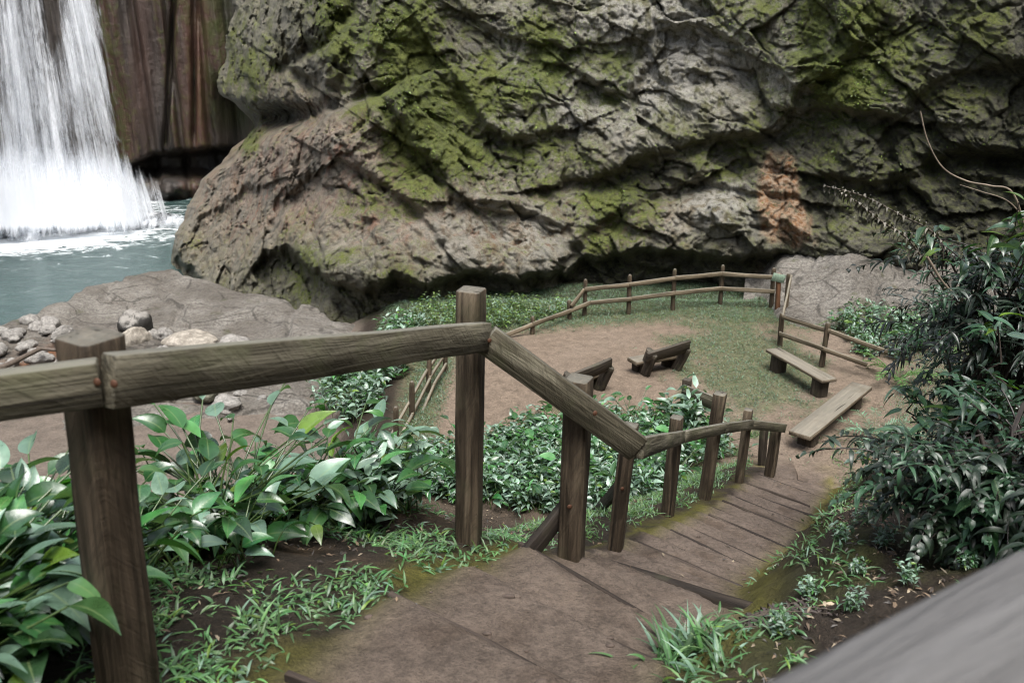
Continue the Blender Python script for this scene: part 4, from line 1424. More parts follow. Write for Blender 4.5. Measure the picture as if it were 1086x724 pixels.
# driftwood
def tube(pts, radii, n=7):
    pts = np.asarray(pts, float)
    radii = np.broadcast_to(np.asarray(radii, float), (len(pts),))
    t = np.gradient(pts, axis=0)
    t /= np.linalg.norm(t, axis=1)[:, None] + 1e-9
    ref = np.where(np.abs(t[:, 2:3]) > 0.9, np.array([[1.0, 0, 0]]), np.array([[0, 0, 1.0]]))
    a = np.cross(t, ref)
    a /= np.linalg.norm(a, axis=1)[:, None]
    b = np.cross(t, a)
    th = np.linspace(0, 2 * np.pi, n, endpoint=False)
    V = pts[:, None] + radii[:, None, None] * (np.cos(th)[None, :, None] * a[:, None] + np.sin(th)[None, :, None] * b[:, None])
    i = np.arange(len(pts) - 1)[:, None] * n
    j = np.arange(n)[None]
    Fc = np.stack([i + j, i + (j + 1) % n, i + n + (j + 1) % n, i + n + j], -1).reshape(-1, 4)
    return V.reshape(-1, 3), Fc


for q, lab, rr in (([(-8, 394), (12, 385), (38, 372), (45, 369)], 'mossy driftwood branch across the heaped grey stones', 0.055), ([(40, 369), (58, 371), (70, 370)], 'short driftwood stick lying beside the nearest post', 0.04), ([(6, 399), (22, 392), (60, 390)], 'thin driftwood stick low on the heaped grey stones', 0.03)):
    P = np.array([at_z(x, y, -0.20) for x, y in q])
    v, f = tube(P, np.linspace(rr, rr * 0.6, len(P)))
    tag(mesh_obj('driftwood', v, f, M['branch']), lab, 'driftwood')

# ================================================================== LEAVES
PROF = {
    'ovate': lambda t: np.clip(np.sin(np.pi * t ** 0.66), 0, 1) ** 0.95 * (1 - 0.32 * t ** 2),
    'lance': lambda t: np.clip(np.sin(np.pi * t ** 0.62), 0, 1) ** 1.0 * (1 - 0.25 * t),
    'strap': lambda t: np.clip(np.minimum(1, t * 7) * (1 - t ** 3.0), 0, 1) * 0.9 + 0.02,
    'blade': lambda t: np.clip(0.55 + 0.6 * t, 0, 1) * np.clip((1 - t) * 2.2, 0, 1) ** 0.8,
}


def leaves(base, az, el, L, W, droop, fold, roll, profile='ovate', nl=6, col=None):
    """a flock of single leaves: returns vertices, quads and per-vertex attributes"""
    n = len(base)
    bc = lambda a: np.broadcast_to(np.asarray(a, float), (n,))
    az, el, L, W, droop, fold, roll = map(bc, (az, el, L, W, droop, fold, roll))
    t = np.linspace(0, 1, nl + 1)
    th = el[:, None] - droop[:, None] * t[None] ** 1.2
    st = L[:, None] / nl
    cx, cz = np.cos(th), np.sin(th)
    X = np.concatenate([np.zeros((n, 1)), np.cumsum((cx[:, 1:] + cx[:, :-1]) / 2 * st, 1)], 1)
    Z = np.concatenate([np.zeros((n, 1)), np.cumsum((cz[:, 1:] + cz[:, :-1]) / 2 * st, 1)], 1)
    w = PROF[profile](t)
    w[0] = max(w[0], 0.04)
    w[-1] = max(w[-1] if profile == 'blade' else 0.02, 0.02)
    half = W[:, None] / 2 * w[None]
    T = np.stack([cx, 0 * cx, cz], -1)
    Nn = np.stack([-cz, 0 * cz, cx], -1)
    S = np.broadcast_to(np.array([0, 1.0, 0]), T.shape)
    cr, sr = np.cos(roll)[:, None, None], np.sin(roll)[:, None, None]
    S2, N2 = S * cr + Nn * sr, Nn * cr - S * sr
    P = np.stack([X, 0 * X, Z], -1)
    rows = []
    for c in (-1, 0, 1):
        rows.append(P + S2 * (c * half * np.cos(fold)[:, None])[..., None] + N2 * (abs(c) * half * np.sin(fold)[:, None])[..., None])
    V = np.stack(rows, 2)
    ca, sa = np.cos(az)[:, None, None], np.sin(az)[:, None, None]
    V = np.stack([V[..., 0] * ca - V[..., 1] * sa, V[..., 0] * sa + V[..., 1] * ca, V[..., 2]], -1) + np.asarray(base, float)[:, None, None, :]
    k = 3 * (nl + 1)
    i = np.arange(nl)[:, None] * 3 + np.arange(2)[None]
    f = np.stack([i, i + 3, i + 4, i + 1], -1).reshape(-1, 4)
    Fc = (f[None] + (np.arange(n) * k)[:, None, None]).reshape(-1, 4)
    col = np.broadcast_to(np.asarray(col, float), (n, 3))
    C = np.repeat(col, k, 0)
    A = np.tile(np.tile([-1.0, 0.0, 1.0], nl + 1), n)
    return V.reshape(-1, 3), Fc, C, A


class Bag:
    def __init__(self):
        self.v, self.f, self.c, self.a, self.n = [], [], [], [], 0

    def add(self, V, Fc, C, A):
        self.v.append(V); self.f.append(Fc + self.n); self.c.append(C); self.a.append(A)
        self.n += len(V)

    def tube(self, pts, r, col):
        V, Fc = tube(pts, r, 5)
        self.add(V, Fc, np.broadcast_to(np.asarray(col, float), (len(V), 3)), np.full(len(V), 1.0))

    def build(self, name, mat, parent=None):
        return mesh_obj(name, np.concatenate(self.v), np.concatenate(self.f), mat, parent, attrs={'col': np.concatenate(self.c), 'across': np.concatenate(self.a)})


def leafcol(rng, n, base, var=0.35, yellow=0.06, pale=0.0):
    c = np.array(base)[None] * np.exp(rng.normal(0, var, (n, 1)))
    c = c * np.exp(rng.normal(0, 0.10, (n, 3)))
    y = rng.random(n) < yellow
    c[y] = np.array((0.10, 0.17, 0.022)) * rng.uniform(0.6, 1.2, (y.sum(), 1))
    p = rng.random(n) < pale
    c[p] = np.array((0.17, 0.255, 0.19) if pale >= 0.5 else (0.12, 0.20, 0.14)) * rng.uniform(0.7, 1.2, (p.sum(), 1))  # pale leaves: silvery tone with the sky's sheen put into the colour
    return np.clip(c, 0.004, 0.7)


def broad_plant(seed, n=20, h=(0.30, 0.62), L=(0.15, 0.24), spread=1.0, pale=0.28):
    """stalked ovate leaves rising from one root"""
    rng = np.random.default_rng(seed)
    lf, stm = Bag(), Bag()
    B, AZ, EL, LL, DR = [], [], [], [], []
    for i in range(n):
        az = rng.uniform(0, 2 * np.pi)
        hh = rng.uniform(*h)
        out = rng.uniform(0.10, 0.55) * spread * hh / h[1]
        t = np.linspace(0, 1, 6)
        r0 = rng.normal(0, 0.05, 2)
        p = np.stack([r0[0] + math.cos(az) * out * t ** 1.7, r0[1] + math.sin(az) * out * t ** 1.7, hh * (t * 1.15 - 0.15 * t ** 2)], 1)
        stm.tube(p, np.linspace(0.005, 0.003, 6), (0.05, 0.085, 0.022))
        B.append(p[-1]); AZ.append(az + rng.normal(0, 0.6)); EL.append(rng.uniform(-0.15, 1.0)); DR.append(rng.uniform(0.5, 1.5))
        LL.append(rng.uniform(*L))
    LL = np.array(LL)
    lf.add(*leaves(np.array(B), np.array(AZ), np.array(EL), LL, LL * rng.uniform(0.44, 0.62, n), np.array(DR), rng.uniform(0.10, 0.5, n), rng.normal(0, 0.35, n), 'ovate', 8, leafcol(rng, n, (0.028, 0.085, 0.024), 0.42, 0.03, pale)))
    return lf, stm


def leafy_stem_plant(seed, ns=9, h=(0.3, 0.62), L=(0.085, 0.15), per=8, wr=0.34, base=(0.035, 0.092, 0.028), pale=0.30, lean=0.45, yellow=0.07):
    """upright leafy stems with alternate pointed leaves"""
    rng = np.random.default_rng(seed)
    bag = Bag()
    B, AZ, EL, LL = [], [], [], []
    for i in range(ns):
        az = rng.uniform(0, 2 * np.pi)
        hh = rng.uniform(*h)
        out = rng.uniform(0.05, lean) * hh
        r0 = rng.normal(0, 0.10, 2)
        t = np.linspace(0, 1, per + 2)
        p = np.stack([r0[0] + math.cos(az) * out * t ** 1.6, r0[1] + math.sin(az) * out * t ** 1.6, hh * t], 1)
        bag.tube(p[::2], np.linspace(0.005, 0.0025, len(p[::2])), (0.07, 0.10, 0.03))
        for j in range(2, per + 2):
            B.append(p[j]); AZ.append(az + (j % 2) * np.pi + rng.normal(0, 0.7)); EL.append(rng.uniform(-0.1, 0.8) + 0.25 * (j == per + 1)); LL.append(rng.uniform(*L))
    n = len(B)
    LL = np.array(LL)
    bag.add(*leaves(np.array(B), np.array(AZ), np.array(EL), LL, LL * wr * rng.uniform(0.8, 1.2, n), rng.uniform(0.3, 1.3, n), rng.uniform(0.1, 0.5, n), rng.normal(0, 0.4, n), 'lance', 5, leafcol(rng, n, base, 0.38, yellow, pale)))
    return bag


def frond(bag, rng, base, az, el, L, droop, npair, lL, lW, col, curl=1.0, rach=(0.05, 0.05, 0.02), prof='strap', nl=4, ang=1.05, t0=0.15, jit=0.14):
    t = np.linspace(0, 1, 14)
    th = el - droop * t ** 1.3
    st = L / 13
    x = np.concatenate([[0], np.cumsum(np.cos(th[1:]) * st)])
    z = np.concatenate([[0], np.cumsum(np.sin(th[1:]) * st)])
    sway = rng.normal(0, 0.15) * L * t ** 2
    P = np.stack([base[0] + x * math.cos(az) - sway * math.sin(az), base[1] + x * math.sin(az) + sway * math.cos(az), base[2] + z], 1)
    bag.tube(P[::2], np.linspace(0.006, 0.002, 7), rach)
    u = np.linspace(t0, 0.99, npair)
    pos = np.stack([np.interp(u, t, P[:, k]) for k in range(3)], 1)
    e = np.interp(u, t, th)
    k = np.sin(np.pi * (0.12 + 0.86 * (u - t0) / (1 - t0))) ** 0.7
    for sd in (-1, 1):
        n = len(u)
        bag.add(*leaves(pos, az + sd * (ang - 0.35 * u) + rng.normal(0, jit, n), e * 0.5 + rng.normal(0.1, 1.1 * jit, n), lL * k * rng.uniform(1 - 1.5 * jit, 1.15, n), lW, curl * rng.uniform(0.6, 1.4, n), rng.uniform(0.1, 0.45, n), sd * rng.uniform(-0.1, 0.5, n), prof, nl, np.asarray(col) * rng.uniform(0.7, 1.35, (n, 1))))
    return P


def place(proto, loc, rot, scale, label, cat, group, kids=()):
    o = proto.copy()
    COL.objects.link(o)
    o.location = [float(q) for q in loc]
    o.rotation_euler = (0, 0, rot)
    o.scale = (scale, scale, scale)
    for kd in proto.children:
        c = kd.copy()
        COL.objects.link(c)
        c.parent = o
    return tag(o, label, cat, group)


def proto_broad(seed, **kw):
    lf, stm = broad_plant(seed, **kw)
    r = bpy.data.objects.new('broadleaf_plant', None)
    r.empty_display_size = 0.1
    COL.objects.link(r)
    lf.build('leaves', M['leaf'], r)
    stm.build('stalks', M['leaf'], r)
    return r


def drop(protos):
    for r in protos:
        for c in list(r.children):
            bpy.data.objects.remove(c)
        bpy.data.objects.remove(r)


def tri_pick(rng, poly, n, mind=0.0):
    """n random pixels inside a polygon"""
    poly = np.array(poly, float)
    lo, hi = poly.min(0), poly.max(0)
    out = []
    tries = 0
    while len(out) < n and tries < 60000:
        tries += 1
        p = rng.uniform(lo, hi)
        ins = False
        j = len(poly) - 1
        for i in range(len(poly)):
            if (poly[i, 1] > p[1]) != (poly[j, 1] > p[1]) and p[0] < (poly[j, 0] - poly[i, 0]) * (p[1] - poly[i, 1]) / (poly[j, 1] - poly[i, 1]) + poly[i, 0]:
                ins = not ins
            j = i
        if ins and all((p[0] - q[0]) ** 2 + (p[1] - q[1]) ** 2 > mind ** 2 for q in out):
            out.append(p)
    return np.array(out)


rng = np.random.default_rng(77)
# ---- bed of big glossy leaves left of the railing
PB = [proto_broad(100 + i, n=36 + 3 * (i % 3), h=(0.05, 0.37), L=(0.095, 0.175), pale=0.32) for i in range(7)]
PF_ = [leafy_stem_plant(260 + i, ns=12, L=(0.10, 0.18), wr=0.42, base=(0.022, 0.060, 0.018), pale=0.08).build('leafy_plant', M['leaf2']) for i in range(4)]
PBs = [proto_broad(140 + i, n=13, h=(0.12, 0.34), L=(0.10, 0.17), pale=0.2) for i in range(3)]
q = tri_pick(rng, [(-170, 860), (-60, 735), (0, 690), (60, 648), (110, 604), (180, 584), (250, 572), (330, 562), (405, 548), (412, 520), (380, 500), (300, 488), (150, 505), (0, 520), (-170, 540)], 250, 9.6)
for i, g in enumerate(hit(q[:, 0], q[:, 1])):
    if g[1] > 6.0 or g[1] < 0.9: continue
    place(PB[i % 7], g - np.array([0, 0, 0.03]), rng.uniform(0, 6.28), rng.uniform(0.72, 1.12) * (1.12 if q[i, 0] > 230 else 1.0), 'broad leaved plant with silvery green leaves in the bed left of the handrail', 'plant', 'broad leaved plants left of the handrail')
q = tri_pick(rng, [(-60, 720), (60, 640), (110, 600), (250, 568), (405, 545), (412, 500), (300, 480), (0, 520), (-60, 560)], 64, 16)
for i, g in enumerate(hit(q[:, 0], q[:, 1])):
    if g[1] > 6.0 or g[1] < 0.9: continue
    place(PF_[i % 4], g - np.array([0, 0, 0.03]), rng.uniform(0, 6.28), rng.uniform(0.35, 0.6), 'small leafy plant filling the shade beneath the big leaves left of the handrail', 'plant', 'small plants under the big leaves')
for q, lab in (((205, 556), 'small broad leaved seedling on bare soil at the front of the leaf bed'), ((248, 596), 'low seedling with rounded leaves standing alone among dry litter'), ((36, 690), 'dark low plant in the shade at the bottom left corner'), ((330, 560), 'low plant at the right end of the big leaf bed'), ((150, 620), 'low leafy plant just right of the nearest post foot'), ((20, 640), 'low leafy plant at the left photo edge')):
    g = hit1(*q)
    place(PBs[int(rng.integers(3))], g - np.array([0, 0, 0.02]), rng.uniform(0, 6.28), rng.uniform(0.7, 1.1), lab, 'plant', None)

# ---- the slope between stairs and clearing
PS_ = []
for i in range(7):
    o = leafy_stem_plant(200 + i, ns=11 + i % 3, pale=0.6, L=(0.10, 0.185), wr=0.42).build('leafy_plant', M['leaf2'])
    PS_.append(o)
PY_ = [leafy_stem_plant(240 + i, ns=12, L=(0.09, 0.17), wr=0.30, base=(0.075, 0.125, 0.03), pale=0.3, yellow=0.3).build('leafy_plant', M['leaf2']) for i in range(4)]
slope_poly = [(395, 560), (425, 530), (470, 528), (560, 545), (604, 548), (650, 540), (700, 520), (745, 492), (772, 484), (766, 472), (738, 466), (700, 452), (640, 452), (560, 462), (500, 480), (440, 495), (400, 505)]
q = tri_pick(rng, slope_poly, 230, 7.2)
for i, g in enumerate(hit(q[:, 0], q[:, 1])):
    k = 0.72
    if i % 5 == 4:
        place(PBs[i % 3], g, rng.uniform(0, 6.28), rng.uniform(1.0, 1.4), 'broad leaved plant on the slope between stairs and clearing', 'plant', 'broad leaved plants on the slope')
    else:
        place(PS_[i % 7], g - np.array([0, 0, 0.02]), rng.uniform(0, 6.28), rng.uniform(0.75, 1.15) * k, 'leafy plant with pale narrow leaves on the slope between stairs and clearing', 'plant', 'leafy plants on the slope')
for (x, y, sc_, lab) in ((727, 440, 1.5, 'tall leafy climber covering the far post of the short board fence'), (722, 446, 1.2, 'bushy leafy plant at the foot of the climber')):
    g = hit1(x, y)
    place(PS_[3], (at_d(x, y, 10.4)[0], 10.4, float(ground_z(at_d(x, y, 10.4)[0], 10.4))), 1.0, sc_, lab, 'plant', None)
# ---- plants beyond the left fence and behind the far fence
q = tri_pick(rng, [(340, 440), (380, 452), (405, 425), (428, 385), (450, 352), (425, 346), (395, 380), (355, 405)], 26, 10)
for i, g in enumerate(hit(q[:, 0], q[:, 1])):
    place(PS_[i % 7], g, rng.uniform(0, 6.28), rng.uniform(0.7, 1.1), 'leafy plant beside the left fence of the clearing', 'plant', 'leafy plants beside the left fence')
q = tri_pick(rng, [(430, 348), (470, 352), (540, 350), (600, 336), (604, 328), (560, 326), (500, 324), (440, 330)], 64, 6)
for i, g in enumerate(hit(q[:, 0], q[:, 1])):
    if g[1] > 17.5: continue
    place(PY_[i % 4], g, rng.uniform(0, 6.28), rng.uniform(0.38, 0.62), 'low leafy plant growing behind the far fence at the foot of the cliff', 'plant', 'leafy plants behind the far fence')
q = tri_pick(rng, [(905, 335), (945, 320), (1000, 325), (1010, 365), (950, 385), (905, 380), (885, 352)], 44, 7)
for i, g in enumerate(hit(q[:, 0], q[:, 1])):
    place(PS_[i % 7], g, rng.uniform(0, 6.28), rng.uniform(0.5, 0.8), 'leafy plant behind the right corner fence, below the grey rock', 'plant', 'leafy plants behind the right fence')

# ---- seedlings on the right bank
q = tri_pick(rng, [(870, 560), (930, 520), (1000, 575), (1060, 600), (1000, 640), (880, 670), (800, 690), (830, 620)], 10, 30)
for i, g in enumerate(hit(q[:, 0], q[:, 1])):
    place(PS_[i % 7], g, rng.uniform(0, 6.28), rng.uniform(0.12, 0.22), 'tiny leafy seedling on the bare brown bank right of the path', 'plant', 'seedlings on the right bank')


# ---- ferns


def fern_obj(seed, n=9, L=0.8, lL=0.15, col=(0.055, 0.12, 0.03), name='fern'):
    r_ = np.random.default_rng(seed)
    b = Bag()
    for i in range(n):
        frond(b, r_, (0, 0, 0.02), i / n * 6.28 + r_.normal(0, 0.2), r_.uniform(0.7, 1.25), L * r_.uniform(0.75, 1.1), r_.uniform(0.9, 1.6), 22, lL, 0.022, col, 0.5, (0.07, 0.08, 0.03), 'lance', 3)
    return b.build(name, M['fern'])


PF = [fern_obj(301), fern_obj(302, 8, 0.9, 0.17, (0.09, 0.16, 0.10)), fern_obj(303, 7, 0.75, 0.13, (0.10, 0.17, 0.035))]
for k, (x, y, s_, pi, lab) in enumerate(((936, 338, 1.25, 1, 'pale silvery fern in front of the grey rock slope'), (905, 350, 0.9, 2, 'yellow green fern behind the right corner fence'), (968, 335, 1.2, 2, 'yellow green fern beside the pale silvery fern'), (985, 372, 1.15, 0, 'dark fern below the strap leaved shrub, above the fence end'),
                                        (950, 405, 1.0, 0, 'fern hanging over the far end of the long bench'), (925, 470, 0.8, 1, 'pale fern beside the mossy mound next to the long bench'), (1010, 350, 1.1, 1, 'silvery fern at the shrub edge beside the rock'), (660, 500, 0.55, 1, 'small pale fern below the fourth handrail post'), (1050, 585, 0.32, 0, 'small fern on the bank above the near handrail'))):
    g = hit1(x, y)
    place(PF[pi], g, k * 1.1, s_, lab, 'fern', None)

# ---- the dark strap leaved shrubs on the right bank


def shrub(label, foot, centre, dist, rad, nf, seed, lcol=(0.017, 0.028, 0.018), fl=(0.45, 0.8), lL=0.15, up=0.2):
    r_ = np.random.default_rng(seed)
    c = at_d(centre[0], centre[1], dist) if dist else hit1(*foot) + np.array([0, 0, 0.75 * rad[2]])
    g = np.array([c[0], c[1], float(ground_z(c[0], c[1]))])
    root = empty('strap_leaf_shrub', g, label, 'shrub')
    lb, wb = Bag(), Bag()
    rel = c - g
    for i in range(nf):
        d = r_.normal(size=3)
        d /= np.linalg.norm(d)
        d[2] = abs(d[2]) * 0.9 - 0.25
        if d[1] > 0.35: d[1] *= -1
        p = rel + d * np.array(rad) * r_.uniform(0.25, 0.95)
        az = math.atan2(d[1], d[0]) + r_.normal(0, 0.5)
        k = r_.uniform(0.6, 1.5)
        frond(lb, r_, p, az, r_.uniform(-0.2, 0.8) + up, r_.uniform(*fl), r_.uniform(0.6, 1.7), 13, lL * r_.uniform(0.8, 1.35), r_.uniform(0.018, 0.034), (np.array(lcol) * k if i % 3 else np.array((0.026, 0.062, 0.030)) * k), 1.1, (0.03, 0.025, 0.02), 'lance', 5, jit=0.42)
        if i % 3 == 0:
            t = np.linspace(0, 1, 7)[:, None]
            q0 = np.array([r_.normal(0, 0.08), r_.normal(0, 0.08), -0.15])
            w_ = q0 * (1 - t) + p * t + np.array([0, 0, 0.25]) * np.sin(np.pi * t) + 0.05 * r_.normal(size=(7, 3)) * np.sin(np.pi * t)
            wb.tube(w_, np.linspace(0.016, 0.005, 7), (0.035, 0.027, 0.022))
    lb.build('fronds', M['dleaf'], root)
    wb.build('branches', M['dry'], root)
    return root


shrub('tall dark strap leaved shrub filling the right photo edge', (1075, 560), (1085, 330), 5.6, (0.70, 0.6, 0.85), 170, 401)
shrub('dark drooping strap leaved shrub above the end of the right fence', (990, 520), (1055, 360), 6.3, (0.58, 0.6, 0.55), 115, 402, (0.024, 0.030, 0.026))
shrub('dark shrub low on the bank above the mossy dirt edge', (1000, 540), (1085, 450), 5.3, (0.46, 0.45, 0.45), 105, 403, (0.018, 0.032, 0.018), (0.35, 0.6), 0.12)
shrub('dark shrub in deep shade behind the near handrail', (1078, 560), (1080, 500), None, (0.55, 0.35, 0.40), 150, 404, (0.016, 0.028, 0.016), (0.35, 0.6), 0.12)


def leafy_bush(label, foot, centre, dist, rad, n, seed, L=(0.10, 0.2), wr=0.42, base=(0.025, 0.062, 0.026), prof='ovate', pale=0.10, yellow=0.03):
    r_ = np.random.default_rng(seed)
    c = at_d(centre[0], centre[1], dist) if dist else hit1(*foot) + np.array([0, 0, 0.75 * rad[2]])
    g = np.array([c[0], c[1], float(ground_z(c[0], c[1]))])
    root = empty('broadleaf_shrub', g, label, 'shrub')
    rel = c - g
    lb, wb = Bag(), Bag()
    nb = max(5, n // 14)
    B, AZ = [], []
    for i in range(nb):
        d = r_.normal(size=3)
        d /= np.linalg.norm(d)
        if d[1] > 0.3: d[1] *= -1
        p = rel + d * np.array(rad)
        t = np.linspace(0, 1, 9)[:, None]
        w_ = p * t + np.array([0, 0, 0.2]) * np.sin(np.pi * t) + 0.05 * r_.normal(size=(9, 3)) * np.sin(np.pi * t)
        wb.tube(w_, np.linspace(0.010, 0.003, 9), (0.05, 0.038, 0.03))
        for j in range(n // nb):
            u = r_.uniform(0.5, 1.0)
            B.append([np.interp(u, t[:, 0], w_[:, k]) for k in range(3)] + r_.normal(0, 0.05, 3))
            AZ.append(r_.uniform(0, 6.28))
    m = len(B)
    LL = r_.uniform(*L, m)
    lb.add(*leaves(np.array(B), np.array(AZ), r_.uniform(-0.5, 0.6, m), LL, LL * wr, r_.uniform(0.3, 1.2, m), r_.uniform(0.1, 0.5, m), r_.normal(0, 0.4, m), prof, 6, leafcol(r_, m, base, 0.35, yellow, pale)))
    lb.build('leaves', M['leaf'], root)
    wb.build('branches', M['dry'], root)


leafy_bush('broad leaved bush with bright leaf tips at the upper right edge', (1086, 560), (1075, 225), 5.4, (0.50, 0.35, 0.40), 190, 501, (0.10, 0.19), 0.40, (0.03, 0.075, 0.03), 'ovate', 0.15, 0.10)
leafy_bush('bush with long bluish leaves hanging over the shaded bank', (1055, 540), (1045, 440), None, (0.50, 0.25, 0.45), 120, 502, (0.13, 0.22), 0.36, (0.026, 0.06, 0.034), 'ovate', 0.18, 0.02)
leafy_bush('small bright bush at the foot of the dark shrubs', (940, 505), (948, 475), None, (0.35, 0.3, 0.28), 150, 503, (0.07, 0.13), 0.42, (0.035, 0.09, 0.03), 'ovate', 0.25, 0.05)
leafy_bush('low creeper with pointed leaves on the shaded bank', (1030, 580), (1020, 545), None, (0.35, 0.2, 0.16), 40, 504, (0.12, 0.2), 0.42, (0.03, 0.075, 0.03), 'ovate', 0.12, 0.03)
leafy_bush('leafy bush with lance shaped leaves on the right photo edge', (1120, 570), (1095, 400), 4.6, (0.35, 0.3, 0.5), 120, 505, (0.12, 0.2), 0.26, (0.022, 0.055, 0.03), 'lance', 0.12, 0.03)

shrub('dark low shrub spilling down the bank beside the near handrail', (1045, 560), (1040, 555), None, (0.30, 0.30, 0.20), 50, 405, (0.016, 0.030, 0.014), (0.25, 0.45), 0.10)
leafy_bush('leafy bush between the dark shrubs with upturned bright leaves', (0, 0), (1000, 400), 5.6, (0.4, 0.3, 0.35), 110, 506, (0.10, 0.18), 0.30, (0.028, 0.07, 0.03), 'lance', 0.2, 0.04)
# arching dry sprays with pale leaflets, and bare vines
for px_pts, d, lab, nm in (([(1060, 350), (1020, 300), (994, 251), (955, 228), (915, 208), (874, 197)], 5.8, 'long arching spray with curled pale leaflets reaching left over the rock', 0), ([(1050, 360), (1000, 305), (965, 256), (935, 235), (907, 213), (890, 204)], 5.7, 'shorter arching spray with curled leaflets just below the long one', 1)):
    P = np.array([at_d(x, y, d - 0.04 * i) for i, (x, y) in enumerate(px_pts)])
    P = catmull(P, 8)
    b = Bag()
    L0 = P[0].copy()
    b.tube(P - L0, np.linspace(0.009, 0.004, len(P)), (0.085, 0.07, 0.055))
    u = np.linspace(0.10, 0.99, 34)
    t = np.linspace(0, 1, len(P))
    pos = np.stack([np.interp(u, t, P[:, k]) for k in range(3)], 1) - L0
    for sd in (-1, 1):
        m = len(u)
        b.add(*leaves(pos, np.pi + sd * 1.2 + rng.normal(0, .25, m), rng.uniform(0.5, 1.2, m) * (1 if sd > 0 else -0.7), 0.135 * (1.15 - 0.8 * u), 0.022, rng.uniform(1.2, 2.2, m), 0.35, rng.normal(0, 0.5, m), 'strap', 6, np.array((0.10, 0.092, 0.075)) * rng.uniform(0.4, 1.7, (m, 1))))
    o = b.build('dry_spray', M['dry'])
    o.location = L0
    tag(o, lab, 'plant spray')
for pts, r0, lab in (([(1092, 262), (1075, 206), (1050, 197), (1025, 192), (1000, 178), (984, 150), (976, 118)], 0.0065, 'bare pale twig curving up out of the bush at the upper right'), ([(1092, 240), (1070, 214), (1040, 203), (1018, 196)], 0.004, 'thin pale twig just below the curved one'), ([(983, 272), (1005, 305), (1040, 328), (1090, 348)], 0.009, 'smooth brown branch slanting down through the dark shrub'), ([(1062, 262), (1080, 300), (1076, 330), (1086, 352)], 0.006, 'crooked pale twig at the right photo edge'), ([(1012, 395), (1050, 420), (1086, 438)], 0.008, 'thin reddish twig crossing the shaded leaves')):
    P = catmull(np.array([at_d(x, y, 5.25) for x, y in pts]), 6)
    v, f = tube(P, np.linspace(r0, r0 * 0.6, len(P)))
    tag(mesh_obj('vine', v, f, M['vine']), lab, 'vine')

# ================================================================== GRASS, LITTER


def scatter(n, x0, x1, y0, y1, dens):
    X = rng.uniform(x0, x1, n)
    Y = rng.uniform(y0, y1, n)
    Z = ground_z(X, Y)
    px, py = project(np.stack([X, Y, Z], -1))
    s, lat = path_coords(X, Y)
    p3 = np.stack([X, Y, Z], -1)
    k = dens(X, Y, Z, s, lat, p3, px, py) * ((px > -120) & (px < 1210) & (py < 800))
    m = rng.random(n) < k
    return p3[m]


def near_d(X, Y, Z, s, lat, p3, px, py):
    cl = sstep(-0.05, 0.28, fbm(p3 * 1.7, 4, off=50.0) + 0.16)
    left = sstep(0.50, 0.66, lat) * (1 - sstep(1.1, 2.0, lat)) * cl
    nearleft = sstep(0.46, 0.62, lat) * (1 - sstep(1.5, 2.0, lat)) * cl * (Y < 3.6)
    right = sstep(0.42, 0.56, -lat) * (1 - 0.88 * sstep(0.7, 1.1, -lat)) * sstep(0.0, 0.35, fbm(p3 * 2.2, 4, off=70.0) + 0.10) * 0.5
    right = np.maximum(right, 0.9 * blob(px, py, 735, 690, 60, 26) * (lat < -0.40))
    bare = 1 - 0.9 * blob(px, py, 290, 605, 60, 30) - 0.7 * blob(px, py, 215, 540, 90, 40)
    return np.clip(np.maximum(np.maximum(left, nearleft), right) * np.clip(bare, 0, 1), 0, 1)


def tufts(P, nb, L, W, col, el=(0.4, 1.35), prof='blade', var=0.3, nl=4, spread=0.03, yellow=0.03, pale=0.12):
    n = len(P) * nb
    B = np.repeat(P, nb, 0) + np.concatenate([rng.normal(0, spread, (n, 2)), np.full((n, 1), -0.004)], 1)
    LL = rng.uniform(*L, n) * np.repeat(rng.uniform(0.7, 1.3, len(P)), nb)
    return leaves(B, rng.uniform(0, 6.28, n), rng.uniform(*el, n), LL, rng.uniform(*W, n), rng.uniform(0.5, 1.6, n), rng.uniform(0.1, 0.5, n), rng.normal(0, 0.3, n), prof, nl, leafcol(rng, n, col, var, yellow, pale))


b = Bag()
P = scatter(36000, -3.0, 4.8, 1.0, 10.5, near_d)
P1 = P[P[:, 1] < 4.6]
P2 = P[P[:, 1] >= 4.6]
b.add(*tufts(P1, 8, (0.030, 0.080), (0.008, 0.014), (0.060, 0.125, 0.045), prof='lance', el=(0.1, 1.0), pale=0.06))
b.add(*tufts(P2, 6, (0.035, 0.085), (0.008, 0.013), (0.055, 0.110, 0.035), prof='lance', nl=3))
g = hit(rng.normal(735, 26, 26), rng.normal(694, 12, 26))
b.add(*tufts(g, 5, (0.09, 0.18), (0.012, 0.02), (0.05, 0.105, 0.04), el=(0.6, 1.4), prof='lance', nl=6))
tag(b.build('grass', M['grass']), kind='stuff')


def far_d(X, Y, Z, s, lat, p3, px, py):
    n = fbm(p3 * 1.3, 4)
    n2 = fbm(p3 * 4.0, 4, off=7.0)
    gr = sstep(-0.05, 0.30, 0.55 * n + 0.35 * n2 + 0.9 * np.exp(-(((X - 3.9) / 1.5) ** 2 + ((Y - 13.3) / 3.0) ** 2)) - 0.42) * 0.5
    edge = np.maximum(sstep(15.2, 16.0, Y + 0.25 * np.abs(X - 3.2)), sstep(-1.0, -1.2, X - 0.05 * (Y - 10)) * (1 - sstep(-1.4, -1.8, X)))
    rt = sstep(0.0, 0.5, (X - 4.05) * BK[0] + (Y - 8.3) * BK[1] + 0.5) * 0.7
    return np.clip(np.maximum(np.maximum(gr, edge * 0.9), rt) * (np.abs(Z) < 1.2) * (Y > 8.8 + 0.0 * X) * (Y < 18.8), 0, 1)


